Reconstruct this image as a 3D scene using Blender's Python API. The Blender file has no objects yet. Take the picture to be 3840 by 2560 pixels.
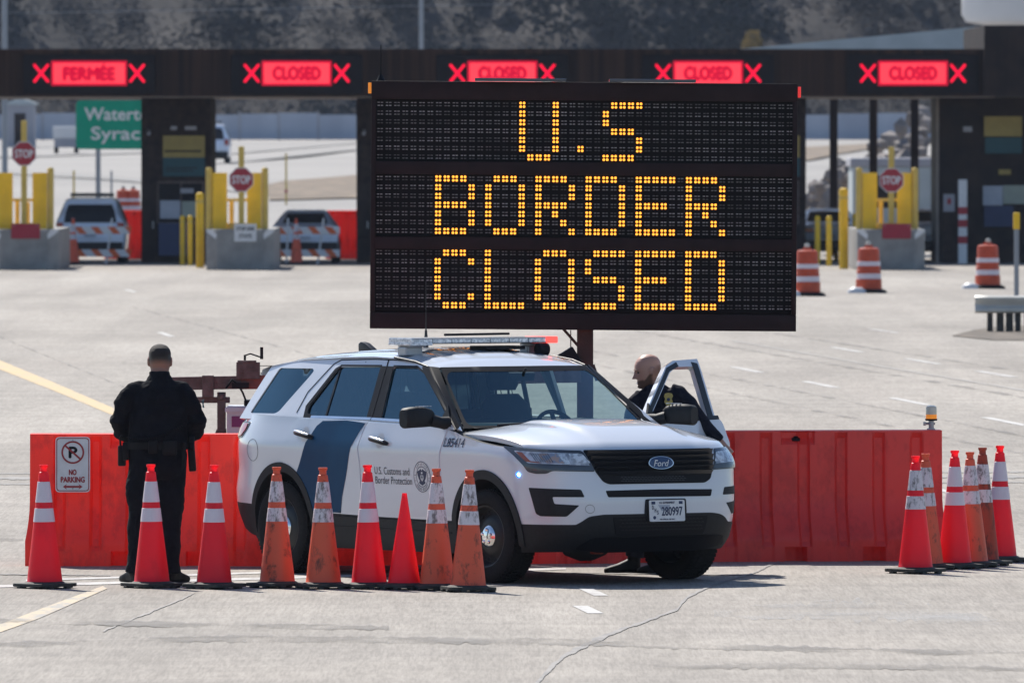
import bpy, bmesh, math, random
from mathutils import Vector, Matrix, noise
from mathutils.geometry import delaunay_2d_cdt

R = math.radians
SC = bpy.context.scene
COL = SC.collection
random.seed(7)

# ------------------------------------------------------------------ camera, sky, sun, exposure
CAM_H = 3.443
cd = bpy.data.cameras.new('camera')
cd.sensor_width = 36.0
cd.lens = 450.0
cd.clip_start = 0.5
cd.clip_end = 6000.0
cd.dof.use_dof = True
cd.dof.focus_distance = 100.0
cd.dof.aperture_fstop = 11.0
cam = bpy.data.objects.new('camera', cd)
COL.objects.link(cam)
cam.location = (0, 0, CAM_H)
cam.rotation_euler = (R(90) - math.atan(763 / 48000.0), 0, 0)
SC.camera = cam

SUN_EL, SUN_AZ = R(46), R(-25)          # azimuth measured from straight ahead, negative = to the left
W = bpy.data.worlds.new('World')
SC.world = W
W.use_nodes = True
nt = W.node_tree
bg = nt.nodes['Background']
sky = nt.nodes.new('ShaderNodeTexSky')
sky.sky_type = 'NISHITA'
sky.sun_disc = False
sky.sun_elevation = SUN_EL
sky.sun_rotation = SUN_AZ
sky.air_density = 1.0
sky.dust_density = 0.6
sky.ozone_density = 4.0
nt.links.new(sky.outputs[0], bg.inputs[0])
bg.inputs[1].default_value = 0.092
sd = bpy.data.lights.new('sun', 'SUN')
sd.energy = 4.9
sd.angle = R(0.5)
sd.color = (1.0, 0.95, 0.87)
sun = bpy.data.objects.new('sun', sd)
COL.objects.link(sun)
sdir = Vector((math.sin(SUN_AZ) * math.cos(SUN_EL), math.cos(SUN_AZ) * math.cos(SUN_EL), math.sin(SUN_EL)))
sun.rotation_euler = (-sdir).to_track_quat('-Z', 'Y').to_euler()
sun.location = (-30, 120, 60)
SC.view_settings.view_transform = 'Standard'
SC.view_settings.look = 'None'
SC.view_settings.exposure = 0.56
SC.view_settings.gamma = 1.0
SC.view_settings.use_curve_mapping = False
SC.render.engine = 'CYCLES'
SC.cycles.max_bounces = 8
SC.cycles.transparent_max_bounces = 16
SC.cycles.caustics_reflective = False
SC.cycles.caustics_refractive = False

# ------------------------------------------------------------------ materials
def _new(name):
    m = bpy.data.materials.new(name)
    m.use_nodes = True
    t = m.node_tree
    return m, t, t.nodes['Principled BSDF']

def L(t, a, b):
    t.links.new(a, b)

def mat(name, col, col2=None, scale=6.0, rough=0.5, metal=0.0, bump=0.0, bscale=None, coat=0.0, spec=0.5,
        detail=4.0, transl=0.0, stretch=(1, 1, 1), contrast=(0.35, 0.65), emit=None, estr=0.0):
    m, t, b = _new(name)
    tc = t.nodes.new('ShaderNodeTexCoord')
    mp = t.nodes.new('ShaderNodeMapping')
    mp.inputs['Scale'].default_value = stretch
    L(t, tc.outputs['Object'], mp.inputs['Vector'])
    n = t.nodes.new('ShaderNodeTexNoise')
    n.inputs['Scale'].default_value = scale
    n.inputs['Detail'].default_value = detail
    L(t, mp.outputs[0], n.inputs['Vector'])
    r = t.nodes.new('ShaderNodeValToRGB')
    r.color_ramp.elements[0].position = contrast[0]
    r.color_ramp.elements[1].position = contrast[1]
    c2 = col2 if col2 else tuple(c * 0.88 for c in col)
    r.color_ramp.elements[0].color = (*c2, 1)
    r.color_ramp.elements[1].color = (*col, 1)
    L(t, n.outputs['Fac'], r.inputs['Fac'])
    L(t, r.outputs['Color'], b.inputs['Base Color'])
    b.inputs['Roughness'].default_value = rough
    b.inputs['Metallic'].default_value = metal
    b.inputs['Specular IOR Level'].default_value = spec
    if coat:
        b.inputs['Coat Weight'].default_value = coat
        b.inputs['Coat Roughness'].default_value = 0.04
    if emit:
        b.inputs['Emission Color'].default_value = (*emit, 1)
        b.inputs['Emission Strength'].default_value = estr
    if bump:
        n2 = t.nodes.new('ShaderNodeTexNoise')
        n2.inputs['Scale'].default_value = bscale or scale * 6
        n2.inputs['Detail'].default_value = 5
        L(t, mp.outputs[0], n2.inputs['Vector'])
        bp = t.nodes.new('ShaderNodeBump')
        bp.inputs['Strength'].default_value = bump
        bp.inputs['Distance'].default_value = 0.02
        L(t, n2.outputs['Fac'], bp.inputs['Height'])
        L(t, bp.outputs[0], b.inputs['Normal'])
    if transl:
        tr = t.nodes.new('ShaderNodeBsdfTranslucent')
        L(t, r.outputs['Color'], tr.inputs['Color'])
        mx = t.nodes.new('ShaderNodeMixShader')
        mx.inputs[0].default_value = transl
        L(t, b.outputs[0], mx.inputs[1])
        L(t, tr.outputs[0], mx.inputs[2])
        L(t, mx.outputs[0], t.nodes['Material Output'].inputs['Surface'])
    return m

def glass(name, tint, refl=1.0, rough=0.0, gcol=(0.52, 0.82, 0.96)):
    m, t, b = _new(name)
    t.nodes.remove(b)
    tp = t.nodes.new('ShaderNodeBsdfTransparent')
    tp.inputs[0].default_value = (*tint, 1)
    gl = t.nodes.new('ShaderNodeBsdfGlossy')
    gl.inputs['Roughness'].default_value = rough
    gl.inputs[0].default_value = (*gcol, 1)
    fr = t.nodes.new('ShaderNodeLayerWeight')
    fr.inputs['Blend'].default_value = .5
    pw = t.nodes.new('ShaderNodeMath')
    pw.operation = 'POWER'
    pw.inputs[1].default_value = 5
    L(t, fr.outputs['Facing'], pw.inputs[0])
    mu = t.nodes.new('ShaderNodeMath')
    mu.operation = 'MULTIPLY_ADD'
    mu.inputs[1].default_value = .95
    mu.inputs[2].default_value = .05 * refl
    mu.use_clamp = True
    L(t, pw.outputs[0], mu.inputs[0])
    mx = t.nodes.new('ShaderNodeMixShader')
    L(t, mu.outputs[0], mx.inputs[0])
    L(t, tp.outputs[0], mx.inputs[1])
    L(t, gl.outputs[0], mx.inputs[2])
    L(t, mx.outputs[0], t.nodes['Material Output'].inputs['Surface'])
    return m

def emis(name, col, s):
    m, t, b = _new(name)
    b.inputs['Base Color'].default_value = (*[c * 0.1 for c in col], 1)
    b.inputs['Specular IOR Level'].default_value = .1
    b.inputs['Emission Color'].default_value = (*col, 1)
    b.inputs['Emission Strength'].default_value = s
    return m

def scuffed(name, base, dark, amount, scale=9.0, rough=0.55, transl=0.25, stretch=(1, 1, .45)):
    """plastic with dirty smears of its own"""
    m, t, b = _new(name)
    tc = t.nodes.new('ShaderNodeTexCoord')
    oi = t.nodes.new('ShaderNodeObjectInfo')
    ad = t.nodes.new('ShaderNodeVectorMath')
    ad.operation = 'ADD'
    sc = t.nodes.new('ShaderNodeVectorMath')
    sc.operation = 'SCALE'
    sc.inputs[0].default_value = (17, 31, 11)
    L(t, oi.outputs['Random'], sc.inputs['Scale'])
    mp = t.nodes.new('ShaderNodeMapping')
    mp.inputs['Scale'].default_value = stretch
    L(t, tc.outputs['Object'], mp.inputs['Vector'])
    L(t, mp.outputs[0], ad.inputs[0])
    L(t, sc.outputs[0], ad.inputs[1])
    n = t.nodes.new('ShaderNodeTexNoise')
    n.inputs['Scale'].default_value = scale
    n.inputs['Detail'].default_value = 7
    n.inputs['Roughness'].default_value = 0.72
    L(t, ad.outputs[0], n.inputs['Vector'])
    r = t.nodes.new('ShaderNodeValToRGB')
    e = r.color_ramp.elements
    e[0].position = 0.28 + 0.25 * amount
    e[0].color = (*dark, 1)
    e[1].position = 0.42 + 0.22 * amount
    e[1].color = (*base, 1)
    L(t, n.outputs['Fac'], r.inputs['Fac'])
    L(t, r.outputs[0], b.inputs['Base Color'])
    b.inputs['Roughness'].default_value = rough
    if transl:
        tr = t.nodes.new('ShaderNodeBsdfTranslucent')
        L(t, r.outputs['Color'], tr.inputs['Color'])
        mx = t.nodes.new('ShaderNodeMixShader')
        mx.inputs[0].default_value = transl
        L(t, b.outputs[0], mx.inputs[1])
        L(t, tr.outputs[0], mx.inputs[2])
        L(t, mx.outputs[0], t.nodes['Material Output'].inputs['Surface'])
    return m

M = {}
M['white_paint'] = mat('white_paint', (.65, .68, .735), (.63, .66, .715), 2, .25, coat=1.0, spec=.5)
M['blue_decal'] = mat('blue_decal', (.006, .060, .138), (.004, .040, .105), 2.2, .4, spec=.12)
M['grille_bar'] = mat('grille_bar', (.016, .018, .023), None, 5, .3, spec=.4)
M['black_plastic'] = mat('black_plastic', (.014, .015, .018), (.010, .011, .013), 30, .6, bump=.1, bscale=300, spec=.3)
M['gloss_black'] = mat('gloss_black', (.010, .010, .013), None, 5, .25, spec=.4)
M['black_trim'] = mat('black_trim', (.011, .0125, .018), None, 5, .4, spec=.22)
M['pillar_black'] = mat('pillar_black', (.007, .008, .012), None, 5, .5, spec=.12)
M['rubber'] = mat('rubber', (.011, .011, .012), (.018, .017, .017), 40, .85, bump=.3, bscale=120, spec=.2)
M['steel_black'] = mat('steel_black', (.014, .015, .017), (.02, .021, .022), 12, .45, spec=.4)
M['chrome'] = mat('chrome', (.85, .85, .86), None, 4, .07, metal=1.0)
M['satin_chrome'] = mat('satin_chrome', (.7, .7, .72), None, 4, .22, metal=1.0)
M['interior'] = mat('interior', (.015, .016, .018), (.024, .025, .028), 8, .8)
M['seat_cloth'] = mat('seat_cloth', (.012, .013, .015), (.018, .018, .02), 20, .9)
M['tint_glass'] = glass('tint_glass', (.10, .17, .21), 2.6)
M['dark_glass'] = glass('dark_glass', (.035, .055, .075), 2.8)
M['screen_glass'] = glass('screen_glass', (.42, .58, .58), 2.3)
M['lens_glass'] = glass('lens_glass', (.93, .95, .97), .9, 0, (.95, .97, 1))
M['lamp_bowl'] = mat('lamp_bowl', (.70, .72, .76), (.30, .32, .36), 14, .2, metal=.0, contrast=(.42, .58), coat=.5)
M['lamp_dark'] = mat('lamp_dark', (.05, .055, .065), None, 10, .25)
M['amber_lens'] = mat('amber_lens', (.45, .10, .02), (.3, .06, .015), 20, .2)
M['red_lens'] = mat('red_lens', (.42, .012, .02), (.25, .008, .015), 18, .18, coat=.6)
M['cup_shade'] = mat('cup_shade', (.55, .55, .57), None, 4, .4)
M['ink_grey'] = mat('ink_grey', (.06, .065, .075), None, 5, .5)
M['ink_navy'] = mat('ink_navy', (.02, .03, .085), None, 5, .5)
M['ink_black'] = mat('ink_black', (.010, .010, .013), None, 5, .55, spec=.15)
M['white_film'] = mat('white_film', (.74, .74, .75), (.66, .66, .68), 30, .4)
M['emblem_blue'] = mat('emblem_blue', (.008, .03, .11), None, 5, .2, coat=.8)
M['blue_led'] = emis('blue_led', (.25, .55, 1.0), 9.0)
M['red_led'] = emis('red_led', (1.0, .07, .06), 1.5)
M['blue_glow'] = emis('blue_glow', (.05, .22, 1.0), 1.2)
M['lamp_glint'] = mat('lamp_glint', (.86, .88, .9), (.45, .47, .5), 26, .15, coat=.6, contrast=(.40, .55))  # silvery reflection inside the headlight, put into the colour
M['lamp_glint_warm'] = mat('lamp_glint_warm', (.55, .38, .30), (.30, .34, .42), 30, .15, coat=.5, contrast=(.45, .55))  # orange reflection inside the headlight, put into the colour
M['bar_lens'] = mat('bar_lens', (.88, .92, .94), (.45, .50, .55), 45, .15, coat=.4, detail=2)
M['bar_top'] = mat('bar_top', (.88, .89, .90), None, 10, .25, coat=.5)
M['red_red'] = mat('red_red', (.36, .05, .03), None, 8, .5)

M['cone_new'] = scuffed('cone_new', (.98, .034, .066), (.88, .032, .062), .1, 5, .40, .52)
M['cone_old'] = scuffed('cone_old', (.80, .122, .055), (.18, .05, .03), .16, 11, .55, .12, (1, 1, .6))
M['cone_filthy'] = scuffed('cone_filthy', (.40, .055, .026), (.05, .028, .02), .36, 8, .7, .09)
M['collar_new'] = scuffed('collar_new', (.76, .68, .74), (.68, .60, .66), .15, 5, .35, .06)
M['collar_old'] = scuffed('collar_old', (.72, .66, .70), (.20, .17, .17), .40, 30, .5, .05, (1, 1, .45))
M['cone_base'] = mat('cone_base', (.022, .026, .024), (.045, .045, .04), 18, .75, bump=.3)
M['barrier_red'] = scuffed('barrier_red', (.95, .070, .044), (.74, .056, .040), .38, 4.0, .5, .30, (1, 1, .6))
M['barrier_faded'] = scuffed('barrier_faded', (.90, .125, .105), (.72, .095, .082), .42, 3.0, .34, .50, (1, 1, .6))
M['sign_white'] = mat('sign_white', (.70, .70, .71), (.62, .62, .63), 14, .45)
M['sign_red'] = mat('sign_red', (.33, .022, .028), None, 8, .5)
M['vms_black'] = mat('vms_black', (.026, .016, .017), (.018, .0115, .0125), 4, .6, spec=.15)
M['vms_panel'] = mat('vms_panel', (.006, .0052, .0062), None, 5, .5, spec=.12)
M['led_off'] = mat('led_off', (.34, .33, .33), (.055, .05, .052), 2.2, .4, detail=7, stretch=(1, 1, 9), contrast=(.42, .66))
M['led_on'] = emis('led_on', (1.0, .345, .04), 1.65)
M['orange_lamp'] = mat('orange_lamp', (.9, .30, .02), None, 6, .3, emit=(1, .3, .02), estr=.25)
M['red_lamp'] = mat('red_lamp', (.8, .04, .03), None, 6, .3, emit=(1, .03, .03), estr=.3)
M['rust_post'] = mat('rust_post', (.075, .026, .018), (.045, .018, .014), 9, .65, bump=.2)
M['grimy_steel'] = mat('grimy_steel', (.13, .095, .09), (.08, .055, .05), 14, .55, metal=.4, bump=.2)
M['red_steel'] = mat('red_steel', (.22, .045, .03), (.12, .045, .035), 12, .5)
M['galv'] = mat('galv', (.42, .43, .45), (.34, .35, .37), 10, .45, metal=.6)
M['cabinet_white'] = mat('cabinet_white', (.48, .50, .55), (.40, .42, .47), 6, .5)
M['purple'] = mat('purple', (.16, .02, .12), None, 6, .5)
M['solar'] = mat('solar', (.02, .03, .06), None, 6, .15, coat=.5)
M['clear_dome'] = mat('clear_dome', (.62, .60, .48), (.5, .48, .38), 20, .2, coat=.5)

M['cloth_navy'] = mat('cloth_navy', (.0105, .0112, .0155), (.006, .0066, .0095), 14, .9, spec=.12, bump=.35, bscale=60)
M['cloth_navy2'] = mat('cloth_navy2', (.014, .015, .026), (.009, .010, .018), 14, .9, spec=.15, bump=.3, bscale=60)
M['leather'] = mat('leather', (.0055, .0055, .007), None, 20, .6, spec=.2)
M['skin'] = mat('skin', (.42, .22, .16), (.36, .17, .125), 22, .5)
M['skin_dark'] = mat('skin_dark', (.24, .13, .10), (.20, .10, .075), 22, .5)
def bearded(name='skin_stubble', c0=(.40, .215, .16), c1=(.075, .034, .022), fine=160):
    m, t, b = _new(name)
    at_ = t.nodes.new('ShaderNodeAttribute')
    at_.attribute_name = 'stubble'
    tc = t.nodes.new('ShaderNodeTexCoord')
    n = t.nodes.new('ShaderNodeTexNoise')
    n.inputs['Scale'].default_value = fine
    L(t, tc.outputs['Object'], n.inputs['Vector'])
    mu = t.nodes.new('ShaderNodeMath')
    mu.operation = 'MULTIPLY_ADD'
    mu.inputs[1].default_value = .5
    mu.inputs[2].default_value = .75
    L(t, n.outputs['Fac'], mu.inputs[0])
    m2 = t.nodes.new('ShaderNodeMath')
    m2.operation = 'MULTIPLY'
    L(t, at_.outputs['Fac'], m2.inputs[0])
    L(t, mu.outputs[0], m2.inputs[1])
    x = t.nodes.new('ShaderNodeMixRGB')
    x.inputs[1].default_value = (*c0, 1)
    x.inputs[2].default_value = (*c1, 1)
    L(t, m2.outputs[0], x.inputs[0])
    L(t, x.outputs[0], b.inputs['Base Color'])
    b.inputs['Roughness'].default_value = .5
    return m
M['skin_stubble'] = bearded()
M['skin_cropped'] = bearded('skin_cropped', (.26, .135, .10), (.018, .013, .012), 220)
M['stubble'] = mat('stubble', (.17, .075, .045), (.11, .05, .03), 90, .7)
M['hair'] = mat('hair', (.014, .010, .009), (.032, .023, .020), 120, .75, bump=.5, bscale=400)
M['eye'] = mat('eye', (.02, .018, .018), None, 10, .2)
M['badge_gold'] = mat('badge_gold', (.42, .30, .10), (.30, .22, .07), 30, .35, metal=.6)

M['beam_brown'] = mat('beam_brown', (.056, .029, .021), (.018, .011, .010), 2.2, .7, stretch=(2, .2, .05), spec=.15)
M['panel_black'] = mat('panel_black', (.011, .009, .012), None, 3, .6, spec=.15)
M['soffit'] = mat('soffit', (.30, .25, .22), (.24, .20, .18), 3, .7)
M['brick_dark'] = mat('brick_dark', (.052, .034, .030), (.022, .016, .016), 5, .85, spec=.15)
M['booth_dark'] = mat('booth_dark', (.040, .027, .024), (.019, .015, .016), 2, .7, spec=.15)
M['led_red'] = emis('led_red', (1.0, .046, .070), 1.0)
M['led_red_deep'] = emis('led_red_deep', (.50, .0, .028), .9)
M['led_red_x'] = emis('led_red_x', (1.0, .004, .045), 1.0)
M['sign_yellow'] = mat('sign_yellow', (.36, .27, .075), None, 4, .6)
M['sign_teal'] = mat('sign_teal', (.012, .075, .095), None, 4, .6)
M['paper'] = mat('paper', (.42, .45, .52), (.36, .39, .46), 4, .7)
M['paper_green'] = mat('paper_green', (.34, .38, .33), None, 4, .7)
M['box_blue'] = mat('box_blue', (.010, .028, .10), None, 4, .5)
M['concrete'] = mat('concrete', (.30, .295, .285), (.22, .215, .21), 2.5, .85, bump=.2)
M['yellow'] = mat('yellow', (.90, .55, .010), (.78, .47, .012), 3, .5)
M['yellow_pale'] = mat('yellow_pale', (.68, .47, .09), (.58, .40, .08), 3, .55)
M['yellow_bright'] = mat('yellow_bright', (.80, .52, .008), None, 3, .5)
M['stop_red'] = mat('stop_red', (.36, .014, .028), None, 4, .5)
M['plate_red'] = mat('plate_red', (.34, .006, .03), None, 4, .5)
M['drum_orange'] = mat('drum_orange', (.62, .075, .02), (.50, .06, .018), 6, .5, transl=.1)
M['stripe_orange'] = mat('stripe_orange', (.72, .13, .03), None, 6, .5)
M['road_green'] = mat('road_green', (.0, .30, .19), (.0, .27, .17), 3, .6, spec=.2)
M['roof_grey'] = mat('roof_grey', (.44, .49, .51), (.38, .43, .45), 1.5, .5)
M['tank_white'] = mat('tank_white', (.75, .74, .74), None, .4, .5)
M['pole_grey'] = mat('pole_grey', (.30, .32, .35), None, 1, .5)
M['car_silver'] = mat('car_silver', (.74, .80, .92), (.68, .74, .86), 1, .3, coat=.6)
M['car_dark'] = mat('car_dark', (.012, .013, .018), None, 1, .4, spec=.25)
M['rail_galv'] = mat('rail_galv', (.55, .55, .52), (.45, .45, .43), 3, .5, metal=.2)
M['wood_post'] = mat('wood_post', (.06, .055, .05), (.035, .032, .03), 8, .85)
M['fence_blue'] = mat('fence_blue', (.42, .47, .56), (.34, .38, .47), .5, .6, stretch=(1, 1, .2))
M['wall_pale'] = mat('wall_pale', (.38, .38, .42), (.33, .33, .37), .6, .7)
M['rock'] = mat('rock', (.30, .26, .24), (.13, .115, .11), 1.2, .9, bump=.4)
M['foliage_yellow'] = mat('foliage_yellow', (.30, .20, .035), (.16, .115, .03), 1, .7, transl=.3)
M['bark'] = mat('bark', (.06, .05, .045), (.035, .03, .028), 6, .9)

# ------------------------------------------------------------------ mesh helpers
class MB:
    def __init__(s):
        s.v, s.f, s.m = [], [], []
    def add(s, verts, faces, mi=0, X=None):
        o = len(s.v)
        s.v += [tuple(X @ Vector(p)) if X is not None else tuple(p) for p in verts]
        s.f += [tuple(i + o for i in f) for f in faces]
        s.m += [mi] * len(faces)
        return s
    def box(s, c, d, mi=0, rot=None, X=None):
        x, y, z = d[0] / 2, d[1] / 2, d[2] / 2
        vs = [Vector((a * x, b * y, e * z)) for e in (-1, 1) for b in (-1, 1) for a in (-1, 1)]
        T = Matrix.Translation(Vector(c))
        if rot:
            from mathutils import Euler
            T = T @ Euler(rot).to_matrix().to_4x4()
        if X is not None:
            T = X @ T
        return s.add(vs, [(0, 2, 3, 1), (4, 5, 7, 6), (0, 1, 5, 4), (2, 6, 7, 3), (0, 4, 6, 2), (1, 3, 7, 5)], mi, T)
    def bb(s, x0, x1, y0, y1, z0, z1, mi=0):
        return s.box(((x0 + x1) / 2, (y0 + y1) / 2, (z0 + z1) / 2), (x1 - x0, y1 - y0, z1 - z0), mi)
    def tube(s, path, rad, n=12, mi=0, cap=True, sx=1.0):
        P = [Vector(p) for p in path]
        if not isinstance(rad, (list, tuple)):
            rad = [rad] * len(P)
        rings = []
        ref = None
        for i, p in enumerate(P):
            d = (P[min(i + 1, len(P) - 1)] - P[max(i - 1, 0)]).normalized()
            if ref is None:
                ref = Vector((0, 0, 1)) if abs(d.z) < .9 else Vector((1, 0, 0))
            u = d.cross(ref).normalized()
            w = d.cross(u).normalized()
            ref = -w if False else ref
            rings.append([p + (u * math.cos(2 * math.pi * k / n) * sx + w * math.sin(2 * math.pi * k / n)) * rad[i] for k in range(n)])
        vs = [q for r in rings for q in r]
        fs = []
        for i in range(len(P) - 1):
            for k in range(n):
                a, b = i * n + k, i * n + (k + 1) % n
                fs.append((a, b, b + n, a + n))
        if cap:
            fs.append(tuple(range(n))[::-1])
            fs.append(tuple((len(P) - 1) * n + k for k in range(n)))
        return s.add(vs, fs, mi)
    def lathe(s, prof, n=32, mi=0, X=None, caps=True):
        vs, fs = [], []
        for r, z in prof:
            for k in range(n):
                a = 2 * math.pi * k / n
                vs.append(Vector((r * math.cos(a), r * math.sin(a), z)))
        for i in range(len(prof) - 1):
            for k in range(n):
                a, b = i * n + k, i * n + (k + 1) % n
                fs.append((a, b, b + n, a + n))
        if caps:
            fs.append(tuple(range(n))[::-1])
            fs.append(tuple((len(prof) - 1) * n + k for k in range(n)))
        return s.add(vs, fs, mi, X)
    def prism(s, poly, h0, h1, mi=0, X=None):
        """2-D polygon (x,y) extruded from z=h0 to z=h1"""
        n = len(poly)
        vs = [Vector((p[0], p[1], h0)) for p in poly] + [Vector((p[0], p[1], h1)) for p in poly]
        fs = [tuple(range(n))[::-1], tuple(range(n, 2 * n))]
        fs += [(i, (i + 1) % n, (i + 1) % n + n, i + n) for i in range(n)]
        return s.add(vs, fs, mi, X)
    def grid(s, nu, nv, fn, mi=0, closed_u=False):
        vs = [fn(i / (nu if closed_u else nu - 1), j / (nv - 1)) for j in range(nv) for i in range(nu)]
        fs = []
        for j in range(nv - 1):
            for i in range(nu if closed_u else nu - 1):
                a, b = j * nu + i, j * nu + (i + 1) % nu
                fs.append((a, b, b + nu, a + nu))
        return s.add(vs, fs, mi)
    def rings(s, rs, n=24, mi=0):
        """stack of (cx,cy,z,rx,ry) ellipses, capped"""
        vs, fs = [], []
        for cx, cy, z, rx, ry in rs:
            for k in range(n):
                a = 2 * math.pi * k / n
                vs.append((cx + rx * math.cos(a), cy + ry * math.sin(a), z))
        for i in range(len(rs) - 1):
            for k in range(n):
                a, b = i * n + k, i * n + (k + 1) % n
                fs.append((a, b, b + n, a + n))
        fs.append(tuple(range(n))[::-1])
        fs.append(tuple((len(rs) - 1) * n + k for k in range(n)))
        return s.add(vs, fs, mi)
    def build(s, name, mats, parent=None, smooth=None, bevel=0.0, loc=None, fix=True):
        me = bpy.data.meshes.new(name)
        me.from_pydata(s.v, [], s.f)
        if not isinstance(mats, (list, tuple)):
            mats = [mats]
        for m in mats:
            me.materials.append(M[m] if isinstance(m, str) else m)
        me.polygons.foreach_set('material_index', s.m)
        if bevel or fix:
            bm = bmesh.new()
            bm.from_mesh(me)
            if bevel:
                es = [e for e in bm.edges if len(e.link_faces) == 2 and e.calc_face_angle(0) > R(35)]
                bmesh.ops.bevel(bm, geom=es, offset=bevel, segments=2, affect='EDGES', profile=.6, clamp_overlap=True)
            if fix:
                bmesh.ops.recalc_face_normals(bm, faces=bm.faces)
            bm.to_mesh(me)
            bm.free()
        if smooth is not None:
            me.polygons.foreach_set('use_smooth', [True] * len(me.polygons))
            me.set_sharp_from_angle(angle=R(smooth))
        o = bpy.data.objects.new(name, me)
        COL.objects.link(o)
        if parent is not None:
            o.parent = parent
        if loc:
            o.location = loc
        return o

def tag(o, label=None, cat=None, group=None, kind=None):
    if label: o['label'] = label
    if cat: o['category'] = cat
    if group: o['group'] = group
    if kind: o['kind'] = kind
    return o

def thing(name, label, cat, loc=(0, 0, 0), rotz=0.0, group=None):
    o = bpy.data.objects.new(name, None)
    COL.objects.link(o)
    o.empty_display_size = .2
    o.location = loc
    o.rotation_euler = (0, 0, rotz)
    return tag(o, label, cat, group)

def copy_tree(o, parent=None):
    c = o.copy()
    COL.objects.link(c)
    c.parent = parent
    for ch in o.children:
        copy_tree(ch, c)
    return c

def inside(p, poly):
    x, y = p
    r = False
    j = len(poly) - 1
    for i in range(len(poly)):
        xi, yi = poly[i]
        xj, yj = poly[j]
        if (yi > y) != (yj > y) and x < (xj - xi) * (y - yi) / (yj - yi) + xi:
            r = not r
        j = i
    return r

def densify(poly, d):
    out = []
    for i in range(len(poly)):
        a, b = Vector(poly[i]), Vector(poly[(i + 1) % len(poly)])
        k = max(1, int(math.ceil((b - a).length / d)))
        for j in range(k):
            out.append(tuple(a.lerp(b, j / k)))
    return out

def rounded(poly, r, n=4):
    """round the corners of a 2-D polygon"""
    out = []
    N = len(poly)
    for i in range(N):
        p, a, b = Vector(poly[i]), Vector(poly[i - 1]), Vector(poly[(i + 1) % N])
        la, lb = (a - p).length, (b - p).length
        q = min(r, la * .45, lb * .45)
        s, e = p + (a - p) / la * q, p + (b - p) / lb * q
        for k in range(n + 1):
            t = k / n
            out.append(tuple(s * (1 - t) ** 2 + p * 2 * t * (1 - t) + e * t * t))
    return out

def patch(mb, poly, fn, off=0.004, depth=0.0, holes=(), d=0.05, mi=0):
    """fill a 2-D polygon with triangles and lay it on the surface fn(u, v, offset)"""
    loops = [densify(poly, d)] + [densify(h, d) for h in holes]
    pts, edges = [], []
    for lp in loops:
        o = len(pts)
        pts += lp
        edges += [(o + i, o + (i + 1) % len(lp)) for i in range(len(lp))]
    xs = [p[0] for p in loops[0]]
    ys = [p[1] for p in loops[0]]
    nx, ny = int((max(xs) - min(xs)) / d), int((max(ys) - min(ys)) / d)
    for i in range(1, nx + 1):
        for j in range(1, ny + 1):
            q = (min(xs) + (i - .37) * d + (.31 * d if j % 2 else 0), min(ys) + (j - .41) * d)
            if inside(q, loops[0]) and not any(inside(q, h) for h in loops[1:]):
                pts.append(q)
    vs, es, fs, *_ = delaunay_2d_cdt([Vector(p) for p in pts], edges, [], 0, 1e-6)
    keep = []
    for f in fs:
        c = sum((vs[i] for i in f), Vector((0, 0))) / len(f)
        if inside(c, loops[0]) and not any(inside(c, h) for h in loops[1:]):
            keep.append(tuple(f))
    V = [fn(p[0], p[1], off) for p in vs]
    F = list(keep)
    if depth:
        cnt = {}
        for f in keep:
            for i in range(len(f)):
                a, b = f[i], f[(i + 1) % len(f)]
                cnt.setdefault((min(a, b), max(a, b)), []).append((a, b))
        bd = [x[0] for x in cnt.values() if len(x) == 1]
        back = {}
        for a, b in bd:
            for q in (a, b):
                if q not in back:
                    back[q] = len(V)
                    V.append(fn(vs[q][0], vs[q][1], off - depth))
            F.append((b, a, back[a], back[b]))
    mb.add(V, F, mi)
    return mb

def ribbon(line, w):
    """2-D polyline -> thin polygon"""
    P = [Vector(p) for p in line]
    Lf, Rt = [], []
    for i, p in enumerate(P):
        d = (P[min(i + 1, len(P) - 1)] - P[max(i - 1, 0)]).normalized()
        n = Vector((-d.y, d.x)) * w / 2
        Lf.append(tuple(p + n))
        Rt.append(tuple(p - n))
    return Lf + Rt[::-1]

_tc = {}
def text2d(s, shear=0.0):
    """flat lettering as 2-D points and faces, normalised to its own box"""
    k = (s, shear)
    if k in _tc:
        return _tc[k]
    cu = bpy.data.curves.new('lettering', 'FONT')
    cu.body = s
    cu.size = 1.0
    cu.resolution_u = 3
    cu.shear = shear
    cu.fill_mode = 'FRONT'
    o = bpy.data.objects.new('lettering', cu)
    COL.objects.link(o)
    bpy.context.view_layer.update()
    me = bpy.data.meshes.new_from_object(o.evaluated_get(bpy.context.evaluated_depsgraph_get()))
    v = [(p.co.x, p.co.y) for p in me.vertices]
    f = [tuple(p.vertices) for p in me.polygons]
    bpy.data.objects.remove(o)
    bpy.data.curves.remove(cu)
    bpy.data.meshes.remove(me)
    x0, x1 = min(p[0] for p in v), max(p[0] for p in v)
    y0, y1 = min(p[1] for p in v), max(p[1] for p in v)
    v = [((p[0] - x0) / (x1 - x0), (p[1] - y0) / (y1 - y0)) for p in v]
    _tc[k] = (v, f, (x1 - x0) / (y1 - y0))
    return _tc[k]

def lettering(mb, s, fn, cx, cy, w, h, off=.003, mi=0, shear=0.0, bold=0.0):
    v, f, asp = text2d(s, shear)
    if w is None:
        w = h * asp
    offs = [(0, 0)] if not bold else [(-bold, 0), (bold, 0), (0, bold), (0, -bold)]
    for k, (ox, oy) in enumerate(offs):
        mb.add([fn(cx + (p[0] - .5) * w + ox, cy + (p[1] - .5) * h + oy, off + k * .0003) for p in v], f, mi)
    return mb

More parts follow.
